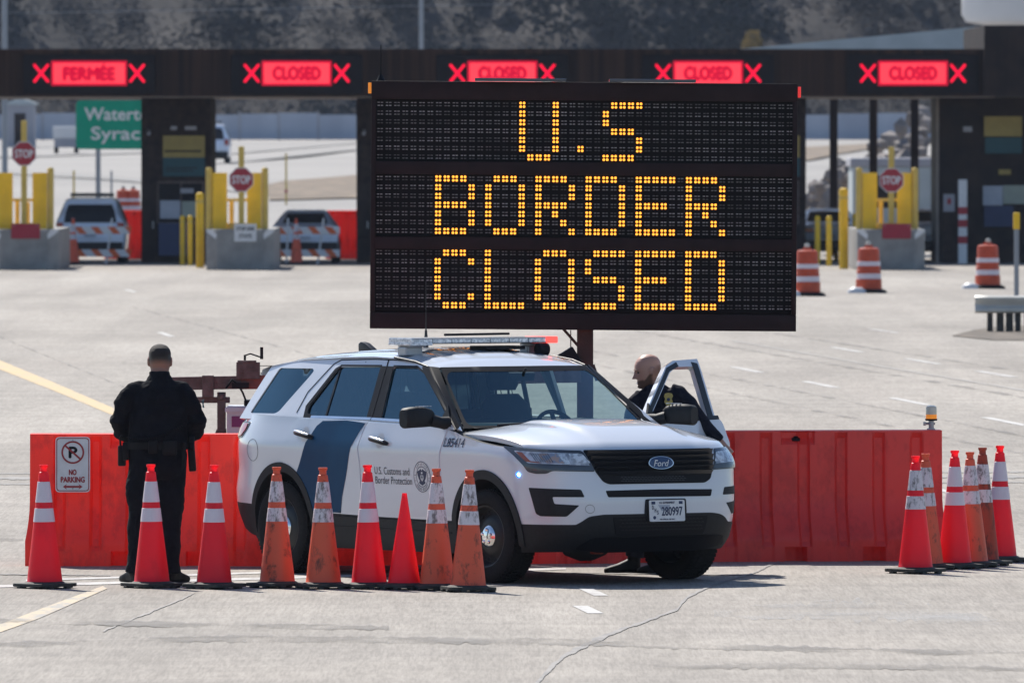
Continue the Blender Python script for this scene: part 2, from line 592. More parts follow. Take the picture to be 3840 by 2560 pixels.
def circle(cx, cy, r, n=32, ry=None):
    return [(cx + r * math.cos(2 * math.pi * k / n), cy + (ry or r) * math.sin(2 * math.pi * k / n)) for k in range(n)]

def front_plane(y):            # a flat sheet facing the camera side (-y)
    return lambda u, v, o: Vector((u, y - o, v))

# points of the place: bearings taken in the photograph turned into metres
FPX = 48000.0
PIT = math.atan(763 / FPX)
def _ray(fx, fy):
    a, b = (fx - 1920) / FPX, (1280 - fy) / FPX
    return Vector((a, math.cos(PIT) + b * math.sin(PIT), -math.sin(PIT) + b * math.cos(PIT)))
def gnd(u, v):                 # on level ground; u, v on a 2352 x 1568 print
    d = _ray(u * 1.63265, v * 1.63265)
    t = -CAM_H / d.z
    return Vector((t * d.x, t * d.y, 0))
def at(fx, fy, Y):             # at distance Y; fx, fy on the 3840 x 2560 print
    d = _ray(fx, fy)
    t = Y / d.y
    return Vector((t * d.x, Y, CAM_H + t * d.z))
def terr(Y):
    def ss(a, b):
        t = min(1, max(0, (Y - a) / (b - a)))
        return t * t * (3 - 2 * t)
    return 2.3 * ss(390, 575) + 1.0 * ss(560, 800)
def tgnd(fx, fy):              # where a bearing meets the rising ground beyond the plaza
    d = _ray(fx, fy)
    Y = 60.0
    while Y < 1400:
        t = Y / d.y
        if CAM_H + t * d.z <= terr(Y):
            break
        Y += 1.0
    return Vector((Y / d.y * d.x, Y, terr(Y)))

# ------------------------------------------------------------------ the patrol SUV
def lin(tb, z):
    if z <= tb[0][0]:
        return tb[0][1]
    for (a, p), (b, q) in zip(tb, tb[1:]):
        if z <= b:
            return p + (q - p) * (z - a) / (b - a)
    return tb[-1][1]
TW = [(.2, .90), (.3, .935), (.45, .955), (.5, .965), (.62, .975), (.78, .982), (.90, .992), (.98, 1.0), (1.03, .996), (1.08, .983), (1.15, .965), (1.2, .952), (1.3, .935)]
TF = [(.2, .74), (.28, .82), (.36, .90), (.45, .925), (.55, .935), (.65, .935), (.75, .925), (.85, .91), (.95, .895), (1.04, .87), (1.08, .84), (1.2, .75)]
TR = [(.2, -3.72), (.27, -3.80), (.33, -3.98), (.45, -4.07), (.55, -4.10), (.65, -4.10), (.75, -4.06), (.82, -4.03), (1.0, -4.02), (1.1, -4.03), (1.15, -4.0), (1.2, -3.94), (1.3, -3.82)]
XF0, XR0 = -.2, -2.9
EN, EM = 4.6, 4.6              # squareness of the nose in plan
RN, RM = 3.2, 2.5              # and of the tail
def CW(z): return lin(TW, z)
def CF(z): return lin(TF, z)
def CR(z): return lin(TR, z)
def EP(z): return EN + (3.3 - EN) * min(1, max(0, (z - .92) / .14)), EM + (3.2 - EM) * min(1, max(0, (z - .92) / .14))
def frontx(y, z):
    t = min(1, abs(y) / CW(z))
    en, em = EP(z)
    return XF0 + (CF(z) - XF0) * max(0, 1 - t ** em) ** (1 / en)
_TAB = [(0.0, 0.0)]
_p = (CF(.9), 0.0)
for _t in sorted(set([i / 400 for i in range(1, 401)] + [math.sin(i / 400 * math.pi / 2) ** (2 / EM) for i in range(1, 401)])):
    _q = (frontx(_t * CW(.9), .9), _t * CW(.9))
    _TAB.append((_TAB[-1][0] + math.hypot(_q[0] - _p[0], _q[1] - _p[1]), _t))
    _p = _q
SMAX = _TAB[-1][0]
def wrap0(s, z):
    a = abs(s)
    sg = 1 if s >= 0 else -1
    if a >= SMAX:
        return Vector((XF0 - (a - SMAX), sg * CW(z), z))
    t = lin(_TAB, a)
    return Vector((frontx(t * CW(z), z), sg * t * CW(z), z))
def side0(x, z):               # right-hand side, x forward
    w = CW(z)
    if x > XF0:
        k = min(1, (x - XF0) / (CF(z) - XF0))
        en, em = EP(z)
        w *= max(0, 1 - k ** en) ** (1 / em)
    if x < XR0:
        k = min(1, (XR0 - x) / (XR0 - CR(z)))
        w *= max(0, 1 - k ** RN) ** (1 / RM)
    return Vector((x, -w, z))
def gh0(x, z):                 # right-hand glass house
    y = .95 - .43 * (z - 1.2) - .25 * max(0, z - 1.6) ** 1.5
    if x < -2.9:
        y -= .10 * (-2.9 - x) ** 1.5
    return Vector((x, -y, z))
def ws0(y, z):                 # windscreen
    return Vector((-.30 - 1.5 * (z - 1.2) + .18 * (z - 1.2) ** 2 - .16 * (abs(y) / .85) ** 2.2, y, z))
def off_fn(f0, outward):
    def fn(u, v, o=0.0):
        p = f0(u, v)
        if not o:
            return p
        e = .004
        a = f0(u + e, v) - f0(u - e, v)
        b = f0(u, v + e) - f0(u, v - e)
        n = a.cross(b)
        if n.length < 1e-12:
            n = Vector(outward)
        n.normalize()
        if n.dot(Vector(outward)) < 0 and n.dot(p - Vector((-1.3, 0, p.z))) < 0:
            n = -n
        elif n.dot(p - Vector((-1.3, 0, p.z))) < 0:
            n = -n
        return p + n * o
    return fn
wrap = off_fn(wrap0, (1, 0, 0))
side = off_fn(side0, (0, -1, 0))
ghs = off_fn(gh0, (0, -1, 0))
wsf = off_fn(ws0, (1, 0, 0))
def mirror(fn):
    def g(u, v, o=0.0):
        p = fn(u, v, o)
        return Vector((p.x, -p.y, p.z))
    return g

TZB = [(-4.1, .36), (-3.6, .29), (-3.2, .25), (-2.4, .215), (-.55, .215), (.2, .24), (.95, .26)]
TZT = [(-4.1, 1.20), (-3.9, 1.22), (-3.4, 1.245), (-2.6, 1.235), (-1.7, 1.225), (-.8, 1.20), (-.45, 1.17), (-.26, 1.118), (.35, 1.066), (.7, 1.045), (.95, 1.04)]
TZC = [(-4.1, .55), (-3.4, .54), (-2.4, .492), (-.6, .472), (.3, .468), (.95, .47)]

def build_suv():
    FW = Vector((math.cos(R(55.8)), -math.sin(R(55.8)), 0))
    LFT = Vector((math.sin(R(55.8)), math.cos(R(55.8)), 0))
    org = Vector((-.208, 99, 0)) + LFT * .97
    car = thing('patrol_suv', 'white patrol SUV with blue door stripe and roof light bar, parked behind the cones', 'police SUV',
                org, -R(55.8))
    # ---- lower body shell
    half = []
    for i in range(31):
        ph = i / 30 * math.pi / 2
        t, k = math.sin(ph) ** (2 / RM), math.cos(ph) ** (2 / RN)
        half.append(('R', t, k))
    for i in range(1, 26):
        half.append(('S', XR0 + (XF0 - XR0) * i / 26, 0))
    for i in range(57):
        t = 1 - (i / 56) ** 1.0
        ph = (1 - i / 56) * math.pi / 2
        t = .5 * math.sin(ph) ** (2 / EM) + .5 * (1 - (1 - math.sin(ph)) ** 1.0) if 0 < i < 56 else (1.0 if i == 0 else 0.0)
        half.append(('F', t, max(0, 1 - t ** EM) ** (1 / EN)))
    vl = [(0, i / 7) for i in range(7)] + [(1, i / 20) for i in range(21)]
    def pt(st, lev, sg):
        k, a, b = st
        xn = {'R': lambda: XR0 + (-4.05 - XR0) * b, 'S': lambda: a, 'F': lambda: XF0 + (.92 - XF0) * b}[k]()
        zb, zc, zt = lin(TZB, xn), lin(TZC, xn), lin(TZT, xn)
        z = zb + (zc - zb) * lev[1] if lev[0] == 0 else zc + (zt - zc) * lev[1]
        if k == 'R':
            return Vector((XR0 + (CR(z) - XR0) * b, sg * CW(z) * a, z))
        if k == 'S':
            return Vector((a, sg * CW(z), z))
        return Vector((frontx(CW(z) * a, z), sg * CW(z) * a, z))
    stations = [(s, -1) for s in half] + [(s, 1) for s in half[1:-1][::-1]]
    N = len(stations)
    b = MB()
    V = [pt(s, l, g) for l in vl for s, g in stations]
    F, mi = [], []
    for j in range(len(vl) - 1):
        for i in range(N):
            a, c = j * N + i, j * N + (i + 1) % N
            F.append((a, c, c + N, a + N))
            mi.append(1 if j < 7 else 0)
    top = (len(vl) - 1) * N
    H = len(half)
    for base, m_ in ((0, 1), (top, 2)):
        for i in range(H - 1):
            l0, l1 = (N - i) % N, (N - i - 1) % N
            q = []
            for w in (i, i + 1, l1, l0):
                if base + w not in q:
                    q.append(base + w)
            if len(q) > 2:
                F.append(tuple(q))
                mi.append(m_)
    b.v = [tuple(p) for p in V]
    b.f, b.m = F, mi
    bo = b.build('shell', ['white_paint', 'black_plastic', 'interior'])
    cuts = []
    for x in (0, -2.872):
        for s in (-1, 1):
            c = MB()
            c.lathe([(1, 0), (1, 1)], 48, 2)
            cme = c.build('cutter', ['white_paint', 'black_plastic', 'interior'])
            cme.matrix_world = Matrix.Translation((x, s * .58, .365)) @ Matrix.Rotation(R(-90) * s, 4, 'X') @ Matrix.Diagonal((.412, .445, .7, 1))
            cuts.append(cme)
    for c in cuts:
        md = bo.modifiers.new('well', 'BOOLEAN')
        md.operation = 'DIFFERENCE'
        md.object = c
        md.solver = 'EXACT'
    bpy.context.view_layer.update()
    me = bpy.data.meshes.new_from_object(bo.evaluated_get(bpy.context.evaluated_depsgraph_get()))
    me.polygons.foreach_set('use_smooth', [True] * len(me.polygons))
    me.set_sharp_from_angle(angle=R(38))
    body = bpy.data.objects.new('body', me)
    COL.objects.link(body)
    body.parent = car
    for c in cuts + [bo]:
        bpy.data.objects.remove(c)

    # ---- bonnet
    def hood(u, v):            # u 0..1 across, v 0..1 from cowl to nose
        y = (u - .5) * 2 * .925
        a = abs(y)
        xn = frontx(y, 1.045) + .004
        xc = -.36 - .16 * (a / .85) ** 2.2
        x = xc + (xn - xc) * v
        zc = 1.198 - .055 * (a / .93) ** 3
        ze = 1.055 + .018 * min(1, a / .9) ** 2
        z = ze + (zc - ze) * (1 - v ** 2.8) + .030 * (4 * v * (1 - v)) ** .8 * (1 - (a / .95) ** 4)
        r1 = 1 / (1 + math.exp((a - .43) / .018))
        r2 = 1 / (1 + math.exp((a - .62) / .03))
        z += (.026 * r1 + .014 * r2) * min(1, 3.5 * (1 - v)) * min(1, 6 * v + .2)
        z -= .030 * max(0, (v - .93) / .07) ** 2
        return Vector((x, y, z))
    h = MB()
    nu, nv = 91, 50
    h.grid(nu, nv, lambda u, v: hood(u, v))
    rim = [i for i in range(nu)][::-1] + [j * nu for j in range(1, nv)] + [(nv - 1) * nu + i for i in range(1, nu)] + [j * nu + nu - 1 for j in range(nv - 2, -1, -1)]
    o = len(h.v)
    h.v += [(h.v[i][0] - (.012 if i >= (nv - 1) * nu else 0), h.v[i][1] * .998, h.v[i][2] - .035) for i in rim]
    for k in range(len(rim) - 1):
        h.f.append((rim[k], rim[k + 1], o + k + 1, o + k))
        h.m.append(0)
    h.build('hood', 'white_paint', car, 35)
    c = MB()
    c.grid(30, 4, lambda u, v: Vector((-.30 - .16 * (abs(u - .5) * 2 * .86 / .85) ** 2.2 - .11 * v, (u - .5) * 1.74, 1.185 + .012 * v)))
    c.build('cowl_panel', 'black_trim', car, 40)

    # ---- roof
    TRC = [(-3.52, 1.655), (-3.4, 1.685), (-3.2, 1.712), (-2.9, 1.742), (-2.66, 1.757), (-2.3, 1.775), (-1.9, 1.785), (-1.6, 1.778), (-1.3, 1.748), (-1.12, 1.708), (-.985, 1.655)]
    def roofz(x, y):
        z = lin(TRC, x) - .062 * (abs(y) / .745) ** 2.4
        if -3.2 < x < -1.25:
            z += .006 * math.sin(min(1, max(0, (.62 - abs(y)) / .03)) * math.pi / 2) * (1 if (abs(y) % .24) < .15 else 0)
        return z
    def roof(u, v):
        y = (u - .5) * 2 * .745
        xf = -.985 - .13 * (abs(y) / .745) ** 2.2
        x = xf + (-3.5 - xf) * v
        return Vector((x, y, roofz(x - .0, y) if v > 0.0 else roofz(x, y)))
    r = MB()
    r.grid(61, 90, roof)
    r.grid(61, 2, lambda u, v: roof(u, 1) + Vector((-.02 * v, 0, -.05 * v)))
    r.build('roof', 'white_paint', car, 40)
    s = MB()
    s.grid(41, 6, lambda u, v: Vector((-3.46 - .20 * v + .05 * abs(2 * u - 1) ** 3, (u - .5) * 1.40, 1.672 - .045 * v - .05 * abs(2 * u - 1) ** 2.4 - .012)))
    s.grid(41, 2, lambda u, v: Vector((-3.66 + .05 * abs(2 * u - 1) ** 3 + .16 * v, (u - .5) * 1.40, 1.627 - .05 * abs(2 * u - 1) ** 2.4 - .012 - .03 * v)))
    s.build('spoiler', 'white_paint', car, 40)

    # ---- glass-house frames, right and left
    def topz(x): return roofz(x, .745) + .004
    front_edge = [(-.372, 1.180), (-.60, 1.325), (-.885, 1.499), (-1.06, 1.605), (-1.135, 1.655)]
    top_edge = [(x, topz(x)) for x in (-1.25, -1.4, -1.6, -1.9, -2.3, -2.7, -3.0, -3.2, -3.38)]
    rear_edge = [(-3.40, 1.60), (-3.52, 1.40), (-3.60, 1.25), (-3.62, 1.21)]
    belt = [(-3.4, 1.21), (-2.6, 1.20), (-1.7, 1.19), (-.8, 1.17)]
    w_front = rounded([(-1.605, 1.646), (-1.26, 1.646), (-1.13, 1.60), (-.76, 1.375), (-.545, 1.243), (-1.515, 1.243)], .03)
    w_rear = rounded([(-2.345, 1.636), (-2.385, 1.610), (-2.60, 1.325), (-2.585, 1.262), (-2.45, 1.246), (-1.705, 1.246), (-1.765, 1.648)], .03)
    w_quart = rounded([(-3.235, 1.615), (-2.73, 1.618), (-2.70, 1.60), (-2.74, 1.55), (-3.0, 1.275), (-3.06, 1.257), (-3.47, 1.255)], .03)
    frame_poly = front_edge + top_edge + rear_edge + belt
    for nm, mf, holes in (('window_frame', ghs, (w_front, w_rear, w_quart)), ('window_frame', mirror(ghs), None)):
        f = MB()
        if holes:
            patch(f, frame_poly, mf, 0, .03, holes, .06)
        else:              # the driver's doorway stands open
            doorway = [(-.47, 1.15), (-.60, 1.30), (-.885, 1.475), (-1.06, 1.585), (-1.2, 1.650), (-1.62, 1.668), (-1.66, 1.15)]
            lo = front_edge + top_edge + rear_edge + [(-3.4, 1.21), (-2.6, 1.20), (-1.7, 1.19), (-1.66, 1.19), (-1.62, 1.668), (-1.2, 1.650), (-1.06, 1.585), (-.885, 1.475), (-.60, 1.30), (-.44, 1.185)]
            patch(f, lo, mf, 0, .03, (w_rear, w_quart), .06)
        f.build(nm, 'white_paint', car, 40)
    for mf, sd in ((ghs, -1), (mirror(ghs), 1)):
        q = MB()
        patch(q, w_quart, mf, -.008, 0, (), .08)
        qq = q.build('quarter_window', 'dark_glass', car, 60)
    # dark pillar cappings, door-frame trims and gaps
    for mf, whole in ((ghs, True), (mirror(ghs), False)):
        t = MB()
        # A pillar: from the screen edge round to the door frame
        def apil(u, v, sgn=(-1 if whole else 1)):
            z = 1.178 + (1.648 - 1.178) * v
            e = lin([(b_, a_) for a_, b_ in front_edge], z)
            p0 = gh0(e - .055 - .02 * v, z)
            p1 = ws0(.865 - .36 * (z - 1.19), z)
            p0.y, p1.y = abs(p0.y) * sgn, abs(p1.y) * sgn
            mid = (p0 + p1) / 2 + Vector((.02, sgn * .022, .008))
            q_ = p0.lerp(mid, u * 2) if u < .5 else mid.lerp(p1, u * 2 - 1)
            return q_ + Vector((.006, sgn * .008, .004))
        t.grid(9, 16, apil)
        t.build('a_pillar_trim', 'pillar_black', car, 60)
        if whole:
            t = MB()
            patch(t, rounded([(-1.775, 1.650), (-1.595, 1.650), (-1.505, 1.240), (-1.715, 1.240)], .008), mf, .004, .006, (), .06)
            patch(t, [(-2.335, 1.652), (-2.405, 1.622), (-2.635, 1.325), (-2.615, 1.235), (-2.45, 1.233), (-2.45, 1.250), (-2.575, 1.268), (-2.585, 1.325), (-2.385, 1.598), (-2.33, 1.640)], mf, .004, .006, (), .05)
            patch(t, ribbon([(-2.345, 1.647), (-1.77, 1.653)], .012), mf, .004, .006, (), .08)
            patch(t, ribbon([(-1.60, 1.651), (-1.27, 1.652), (-1.125, 1.607), (-.76, 1.384), (-.50, 1.222)], .016), mf, .004, .006, (), .06)
            patch(t, ribbon([(-1.135, 1.64), (-.885, 1.487), (-.60, 1.312), (-.40, 1.188)], .05), mf, .003, .006, (), .06)
            t.build('window_trim', 'pillar_black', car, 60)
            t = MB()
            patch(t, ribbon([(-2.50, 1.239), (-1.645, 1.239)], .020), mf, .010, .012, (), .08)
            patch(t, ribbon([(-1.636, 1.238), (-.90, 1.226), (-.60, 1.218)], .020), mf, .010, .012, (), .08)
            t.build('belt_moulding', 'satin_chrome', car, 60)
            t = MB()
            patch(t, ribbon([(-1.640, 1.235), (-1.692, 1.652), (-1.706, 1.700)], .007), mf, .0065, .006, (), .06)
            patch(t, ribbon([(-2.735, 1.270), (-2.68, 1.432), (-2.455, 1.657), (-2.37, 1.690), (-1.9, 1.702), (-1.47, 1.698), (-1.28, 1.684), (-1.14, 1.645)], .007), mf, .0035, .006, (), .05)
            t.build('door_gap', 'ink_black', car, 60)
    # ---- glazing
    g = MB()
    ws_edge = [(-.865, 1.186), (-.80, 1.350), (-.735, 1.520), (-.690, 1.650)]
    ws_poly = ws_edge + [(-.3, 1.654), (.3, 1.654)] + [(-a, b_) for a, b_ in ws_edge[::-1]] + [(.3, 1.19), (-.3, 1.19)]
    patch(g, ws_poly, wsf, 0, 0, (), .06)
    wsg = g.build('windshield', 'screen_glass', car, 60)
    g = MB()
    inner = rounded([(-.825, 1.205), (-.70, 1.57), (-.65, 1.615), (.65, 1.615), (.70, 1.57), (.825, 1.205)], .05)
    patch(g, ws_poly, wsf, .003, 0, (inner,), .06)
    g.build('glass_border', 'ink_black', wsg, 60)
    g = MB()
    rg = [(-.70, 1.25), (.70, 1.25), (.62, 1.62), (-.62, 1.62)]
    patch(g, rg, lambda u, v, o=0: Vector((-3.80 + .85 * (v - 1.25) + .10 * (u / .7) ** 2, u, v)), 0, 0, (), .1)
    g.build('rear_window', 'dark_glass', car, 60)
    # ---- doors
    fdoor = [(-1.652, 1.213), (-1.685, 1.18), (-1.728, 1.02), (-1.708, .9), (-1.712, .482), (-.612, .472), (-.598, .9), (-.586, .996), (-.552, 1.12), (-.535, 1.183), (-.9, 1.20)]
    rdoor = [(-1.665, 1.216), (-1.698, 1.18), (-1.742, 1.02), (-1.722, .9), (-1.726, .484), (-2.45, .497), (-2.475, .55), (-2.60, .70), (-2.69, .765), (-2.80, .84), (-2.835, .90), (-2.815, .97), (-2.765, 1.11), (-2.715, 1.17), (-2.66, 1.222), (-2.2, 1.228)]
    def door(poly, name, window, sd, handle, fn, gfn):
        m = MB()
        patch(m, rounded(poly, .02, 3), fn, .007, .02, (), .05)
        d = m.build(name, 'white_paint', car, 40)
        if window:
            q = MB()
            patch(q, window, gfn, -.010, 0, (), .07)
            q.build('window', 'tint_glass' if name == 'front_door' else 'dark_glass', d, 60)
        hx, hz = handle
        q = MB()
        patch(q, circle(hx + .0, hz + .002, .052, 24, .06), fn, .0085, 0, (), .03, 0)
        q.build('handle_cup', 'cup_shade', d, 60)
        q = MB()
        pth = [fn(hx - .125 + .25 * k / 12, hz + .012 - .035 * k / 12, .012 + .035 * math.sin(math.pi * min(1, max(0, k / 12))) ** .5) for k in range(13)]
        q.tube(pth, [.014] + [.021] * 11 + [.014], 12, 0)
        q.build('handle', 'black_trim', d, 50)
        q = MB()
        pth = [p + Vector((0, -.010 if sd < 0 else .010, .013)) for p in pth[1:-1]]
        q.tube(pth, .011, 8)
        q.build('handle_strip', 'satin_chrome', d, 50)
        return d
    fd = door(fdoor, 'front_door', w_front, -1, (-1.435, 1.072), side, ghs)
    rd = door(rdoor, 'rear_door', w_rear, -1, (-2.515, 1.100), side, ghs)
    q = MB()
    patch(q, ribbon([(-2.350, 1.64), (-2.312, 1.246)], .022), ghs, -.004, .004, (), .06)
    q.build('window_divider', 'black_trim', rd, 60)
    q = MB()
    for k in range(13):      # wire cage behind the rear glass
        for sgn in (1, -1):
            x0, x1 = -2.28 + .05 * k, -2.28 + .05 * k + .30 * sgn
            q.tube([ghs(max(-2.3, min(-1.75, x0)), 1.30, -.06), ghs(max(-2.3, min(-1.75, x1)), 1.58, -.06)], .003, 5)
    q.build('window_cage', 'steel_black', rd, 60)
    q = MB()
    patch(q, [(-2.30, 1.212), (-2.375, 1.17), (-2.43, 1.10), (-2.483, 1.04), (-2.51, .979), (-2.58, .87), (-2.655, .765), (-2.585, .675), (-2.468, .545), (-2.452, .503), (-2.021, .497),
              (-1.987, .622), (-1.915, .80), (-1.836, 1.007), (-1.75, 1.135), (-1.705, 1.185), (-1.69, 1.205), (-1.95, 1.222)], side, .0095, .0, (), .05)
    q.build('blue_stripe', 'blue_decal', rd, 60)
    q = MB()
    lettering(q, 'U.S. Customs and', side, -1.262, .842, .49, .058, .0100)
    lettering(q, 'Border Protection', side, -1.245, .768, .515, .058, .0100)
    q.build('agency_lettering', 'ink_grey', fd)
    seal = MB()
    cx, cz = -.842, .806
    patch(seal, circle(cx, cz, .118, 40, .121), side, .0088, 0, (), .04, 0)
    patch(seal, circle(cx, cz, .118, 40, .121), side, .0096, 0, (circle(cx, cz, .112, 40, .115),), .03, 1)
    patch(seal, circle(cx, cz, .080, 36, .082), side, .0096, 0, (circle(cx, cz, .074, 36, .076),), .03, 1)
    eagle = [(0, .045), (.012, .062), (.035, .050), (.066, .040), (.060, .010), (.048, -.015), (.034, -.032), (.046, -.048), (.022, -.060), (0, -.068),
             (-.022, -.060), (-.046, -.048), (-.034, -.032), (-.048, -.015), (-.060, .010), (-.066, .040), (-.035, .050), (-.012, .062)]
    patch(seal, [(cx + a, cz + b_) for a, b_ in eagle], side, .0100, 0, (), .03, 1)
    patch(seal, [(cx + a, cz + b_) for a, b_ in ((-.020, .012), (.020, .012), (.019, -.018), (0, -.036), (-.019, -.018))], side, .0106, 0, (), .03, 0)
    patch(seal, [(cx + a, cz + b_) for a, b_ in ((-.010, .036), (.010, .038), (.012, .024), (-.010, .022))], side, .0106, 0, (), .03, 0)
    patch(seal, [(cx + a, cz + b_) for a, b_ in ((-.014, .006), (.014, .006), (.0, -.026))], side, .0110, 0, (), .03, 2)
    for word, a0, a1, flip in (('U.S. DEPARTMENT OF', 205, -25, 1), ('HOMELAND SECURITY', 218, 322, -1)):
        for i, ch in enumerate(word):
            if ch == ' ':
                continue
            a = R(a0 + (a1 - a0) * (i + .5) / len(word))
            ca, sa = math.cos(a), math.sin(a)
            v, f, asp = text2d(ch)
            w_, h_ = (.012 if ch not in 'I.' else .004), (.019 if ch != '.' else .004)
            vs = []
            for p in v:
                px, pz = (p[0] - .5) * w_ * flip, (p[1] - .5) * h_ * flip
                vs.append(side(cx + (.096 + pz) * ca + px * sa, cz + (.098 + pz) * sa - px * ca, .0100))
            seal.add(vs, f, 1)
    seal.build('round_seal', ['white_film', 'ink_navy', 'box_blue'], fd)
    q = MB()
    lettering(q, 'L85414', side, -.402, 1.078, .285, .068, .006, 0, .14, .0015)
    q.build('unit_number', 'ink_navy', car)
    # ---- arches and sills
    for xc, ang in ((0, (-8, 188)), (-2.872, (-12, 192))):
        for mf in (side, mirror(side)):
            def ell(rx, rz, a):
                return (xc + rx * math.cos(R(a)), .365 + rz * math.sin(R(a)))
            out = [ell(.470, .512, ang[0] + (ang[1] - ang[0]) * i / 40) for i in range(41)]
            inn = [ell(.410, .442, ang[0] + (ang[1] - ang[0]) * i / 40) for i in range(41)]
            q = MB()
            patch(q, out + inn[::-1], mf, .014, .05, (), .05)
            q.build('arch_trim', 'black_plastic', car, 40)
    for mf in (side, mirror(side)):
        q = MB()
        patch(q, [(-2.44, .475), (-.46, .455), (-.46, .23), (-2.44, .23)], mf, .012, .02, (), .08)
        patch(q, ribbon([(-2.42, .392), (-.48, .38)], .008), mf, .018, .01, (), .08)
        q.build('sill_cladding', 'black_plastic', car, 40)
    # fuel flap and rear gaps
    q = MB()
    patch(q, circle(-3.28, .965, .095, 28, .088), side, .0015, .004, (circle(-3.28, .965, .092, 28, .085),), .03)
    q.build('fuel_flap_gap', 'ink_grey', car)
    # ---- nose
    def sym(p): return [(-a, b_) for a, b_ in p][::-1]
    head = rounded([(-1.225, 1.069), (-1.172, .990), (-1.149, .921), (-1.11, .873), (-1.034, .859), (-.94, .861), (-.893, .883), (-.552, .875), (-.617, 1.036), (-.911, 1.045)], .02)
    head_in = rounded([(-1.136, 1.033), (-1.084, .940), (-.590, .922), (-.640, 1.013), (-.955, 1.024)], .012)
    for sgn in (-1, 1):
        ph, pi = (head, head_in) if sgn < 0 else (sym(head), sym(head_in))
        q = MB()
        patch(q, ph, wrap, .004, .02, (), .04, 0)
        patch(q, pi, wrap, .0052, 0, (), .03, 1)
        hl = q.build('headlight', ['lamp_dark', 'lamp_bowl'], car, 50)
        q = MB()
        am = [(-1.122, 1.025), (-1.093, .950), (-.964, .938), (-.985, .950), (-1.045, .955), (-1.068, 1.018)]
        patch(q, am if sgn < 0 else sym(am), wrap, .0075, 0, (), .03)
        q.build('turn_signal', 'amber_lens', hl)
        q = MB()
        for k in range(8):
            ss = (-1.0 + .018 * k) * (1 if sgn < 0 else -1)
            patch(q, ribbon([(ss, 1.012), (ss + .006, .945)], .006), wrap, .0078, 0, (), .04, 1)
        dv = [(-.805, 1.016), (-.755, 1.014), (-.74, .930), (-.785, .930)]
        patch(q, dv if sgn < 0 else sym(dv), wrap, .008, 0, (), .04, 2)
        for a0, a1, mi_ in ((-.955, -.815, 4), (-.73, -.625, 3)):  # bright patches painted in as reflections inside the lamp
            pl = rounded([(a0, 1.012), (a1, 1.010), (a1 + .045, .938), (a0 + .03, .942)], .015)
            patch(q, pl if sgn < 0 else sym(pl), wrap, .0068, 0, (), .03, mi_)
        q.build('reflector', ['chrome', 'lamp_dark', 'bar_lens', 'lamp_glint', 'lamp_glint_warm'], hl, 50)
        q = MB()
        lens = rounded([(-1.212, 1.062), (-1.163, .985), (-1.141, .925), (-1.105, .884), (-.64, .886), (-.560, .882), (-.620, 1.030), (-.911, 1.039)], .02)
        patch(q, lens if sgn < 0 else sym(lens), wrap, .014, .010, (), .05)
        q.build('lens', 'lens_glass', hl, 50)
    gr = rounded([(-.613, 1.040), (-.548, .872), (-.492, .797), (-.440, .777), (.470, .777), (.530, .808), (.553, .876), (.585, 1.040)], .02)
    q = MB()
    patch(q, gr, wrap, .004, .02, (), .05, 0)
    for k in range(5):
        z = 1.020 - .037 * k
        i0, i1 = lin([(.77, -.45), (.87, -.53), (1.04, -.595)], z), lin([(.77, .46), (.87, .535), (1.04, .57)], z)
        lou = lambda u, v, o, z=z: wrap(u, v, .008 + .030 * max(0, (v - (z - .026)) / .026) + o)
        patch(q, [(i0, z), (i1, z), (i1, z - .026), (i0, z - .026)], lou, 0, .012, (), .03, 1)
    for row in range(3):
        for k in range(19):
            xx = -.33 + .032 * k + (.016 if row % 2 else 0)
            patch(q, ribbon([(xx, .826 - .014 * row), (xx + .010, .830 - .014 * row), (xx + .022, .826 - .014 * row)], .004), wrap, .0065, 0, (), .06, 2)
    grl = q.build('grille', ['ink_black', 'grille_bar', 'ink_grey'], car, 40)
    q = MB()
    ov = lambda k: circle(.033, .929, .118 * k, 40, .047 * k)
    patch(q, ov(1), wrap, .046, .03, (), .04, 0)
    q2 = q.build('emblem', 'satin_chrome', grl, 50)
    q = MB()
    patch(q, ov(.92), wrap, .0475, 0, (), .03, 0)
    lettering(q, 'Ford', wrap, .033, .927, .145, .046, .0490, 1, .32)
    q.build('emblem_badge', ['emblem_blue', 'white_film'], q2)
    q = MB()
    patch(q, rounded([(-.478, .729), (-.458, .678), (.524, .673), (.540, .726), (.03, .733)], .012), wrap, .003, .01, (), .05)
    q.build('bumper_slot', 'ink_black', car, 50)
    q = MB()
    for sgn in (-1, 1):
        fog = rounded([(-1.121, .752), (-.686, .740), (-.662, .681), (-.915, .683), (-.902, .630), (-.707, .619), (-.81, .532), (-1.024, .534), (-1.065, .553)], .012)
        q = MB()
        patch(q, fog if sgn < 0 else sym(fog), wrap, .003, .008, (), .04, 0)
        q.build('fog_lamp_bezel', 'black_plastic', car, 50)
    q = MB()
    clad = [(-1.235, .468), (-.756, .462), (-.688, .495), (-.632, .532), (-.506, .546), (.54, .546), (.63, .535), (.69, .515), (.76, .470), (.83, .455), (1.235, .468), (1.16, .27), (.6, .26), (-.6, .26), (-1.16, .27)]
    patch(q, rounded(clad, .03), wrap, .004, .01, (), .06, 0)
    patch(q, rounded([(-.42, .525), (-.39, .385), (.48, .385), (.495, .525)], .02), wrap, .007, .003, (), .05, 1)
    for row in range(4):
        for k in range(22):
            xx = -.36 + .037 * k + (.018 if row % 2 else 0)
            patch(q, ribbon([(xx, .498 - .026 * row), (xx + .010, .508 - .026 * row), (xx + .026, .498 - .026 * row)], .005), wrap, .0085, 0, (), .08, 2)
    patch(q, rounded([(-.712, .285), (-.658, .325), (-.59, .370), (.60, .370), (.712, .366), (.80, .30), (.5, .255), (-.5, .255)], .02), wrap, .010, .01, (), .06, 1)
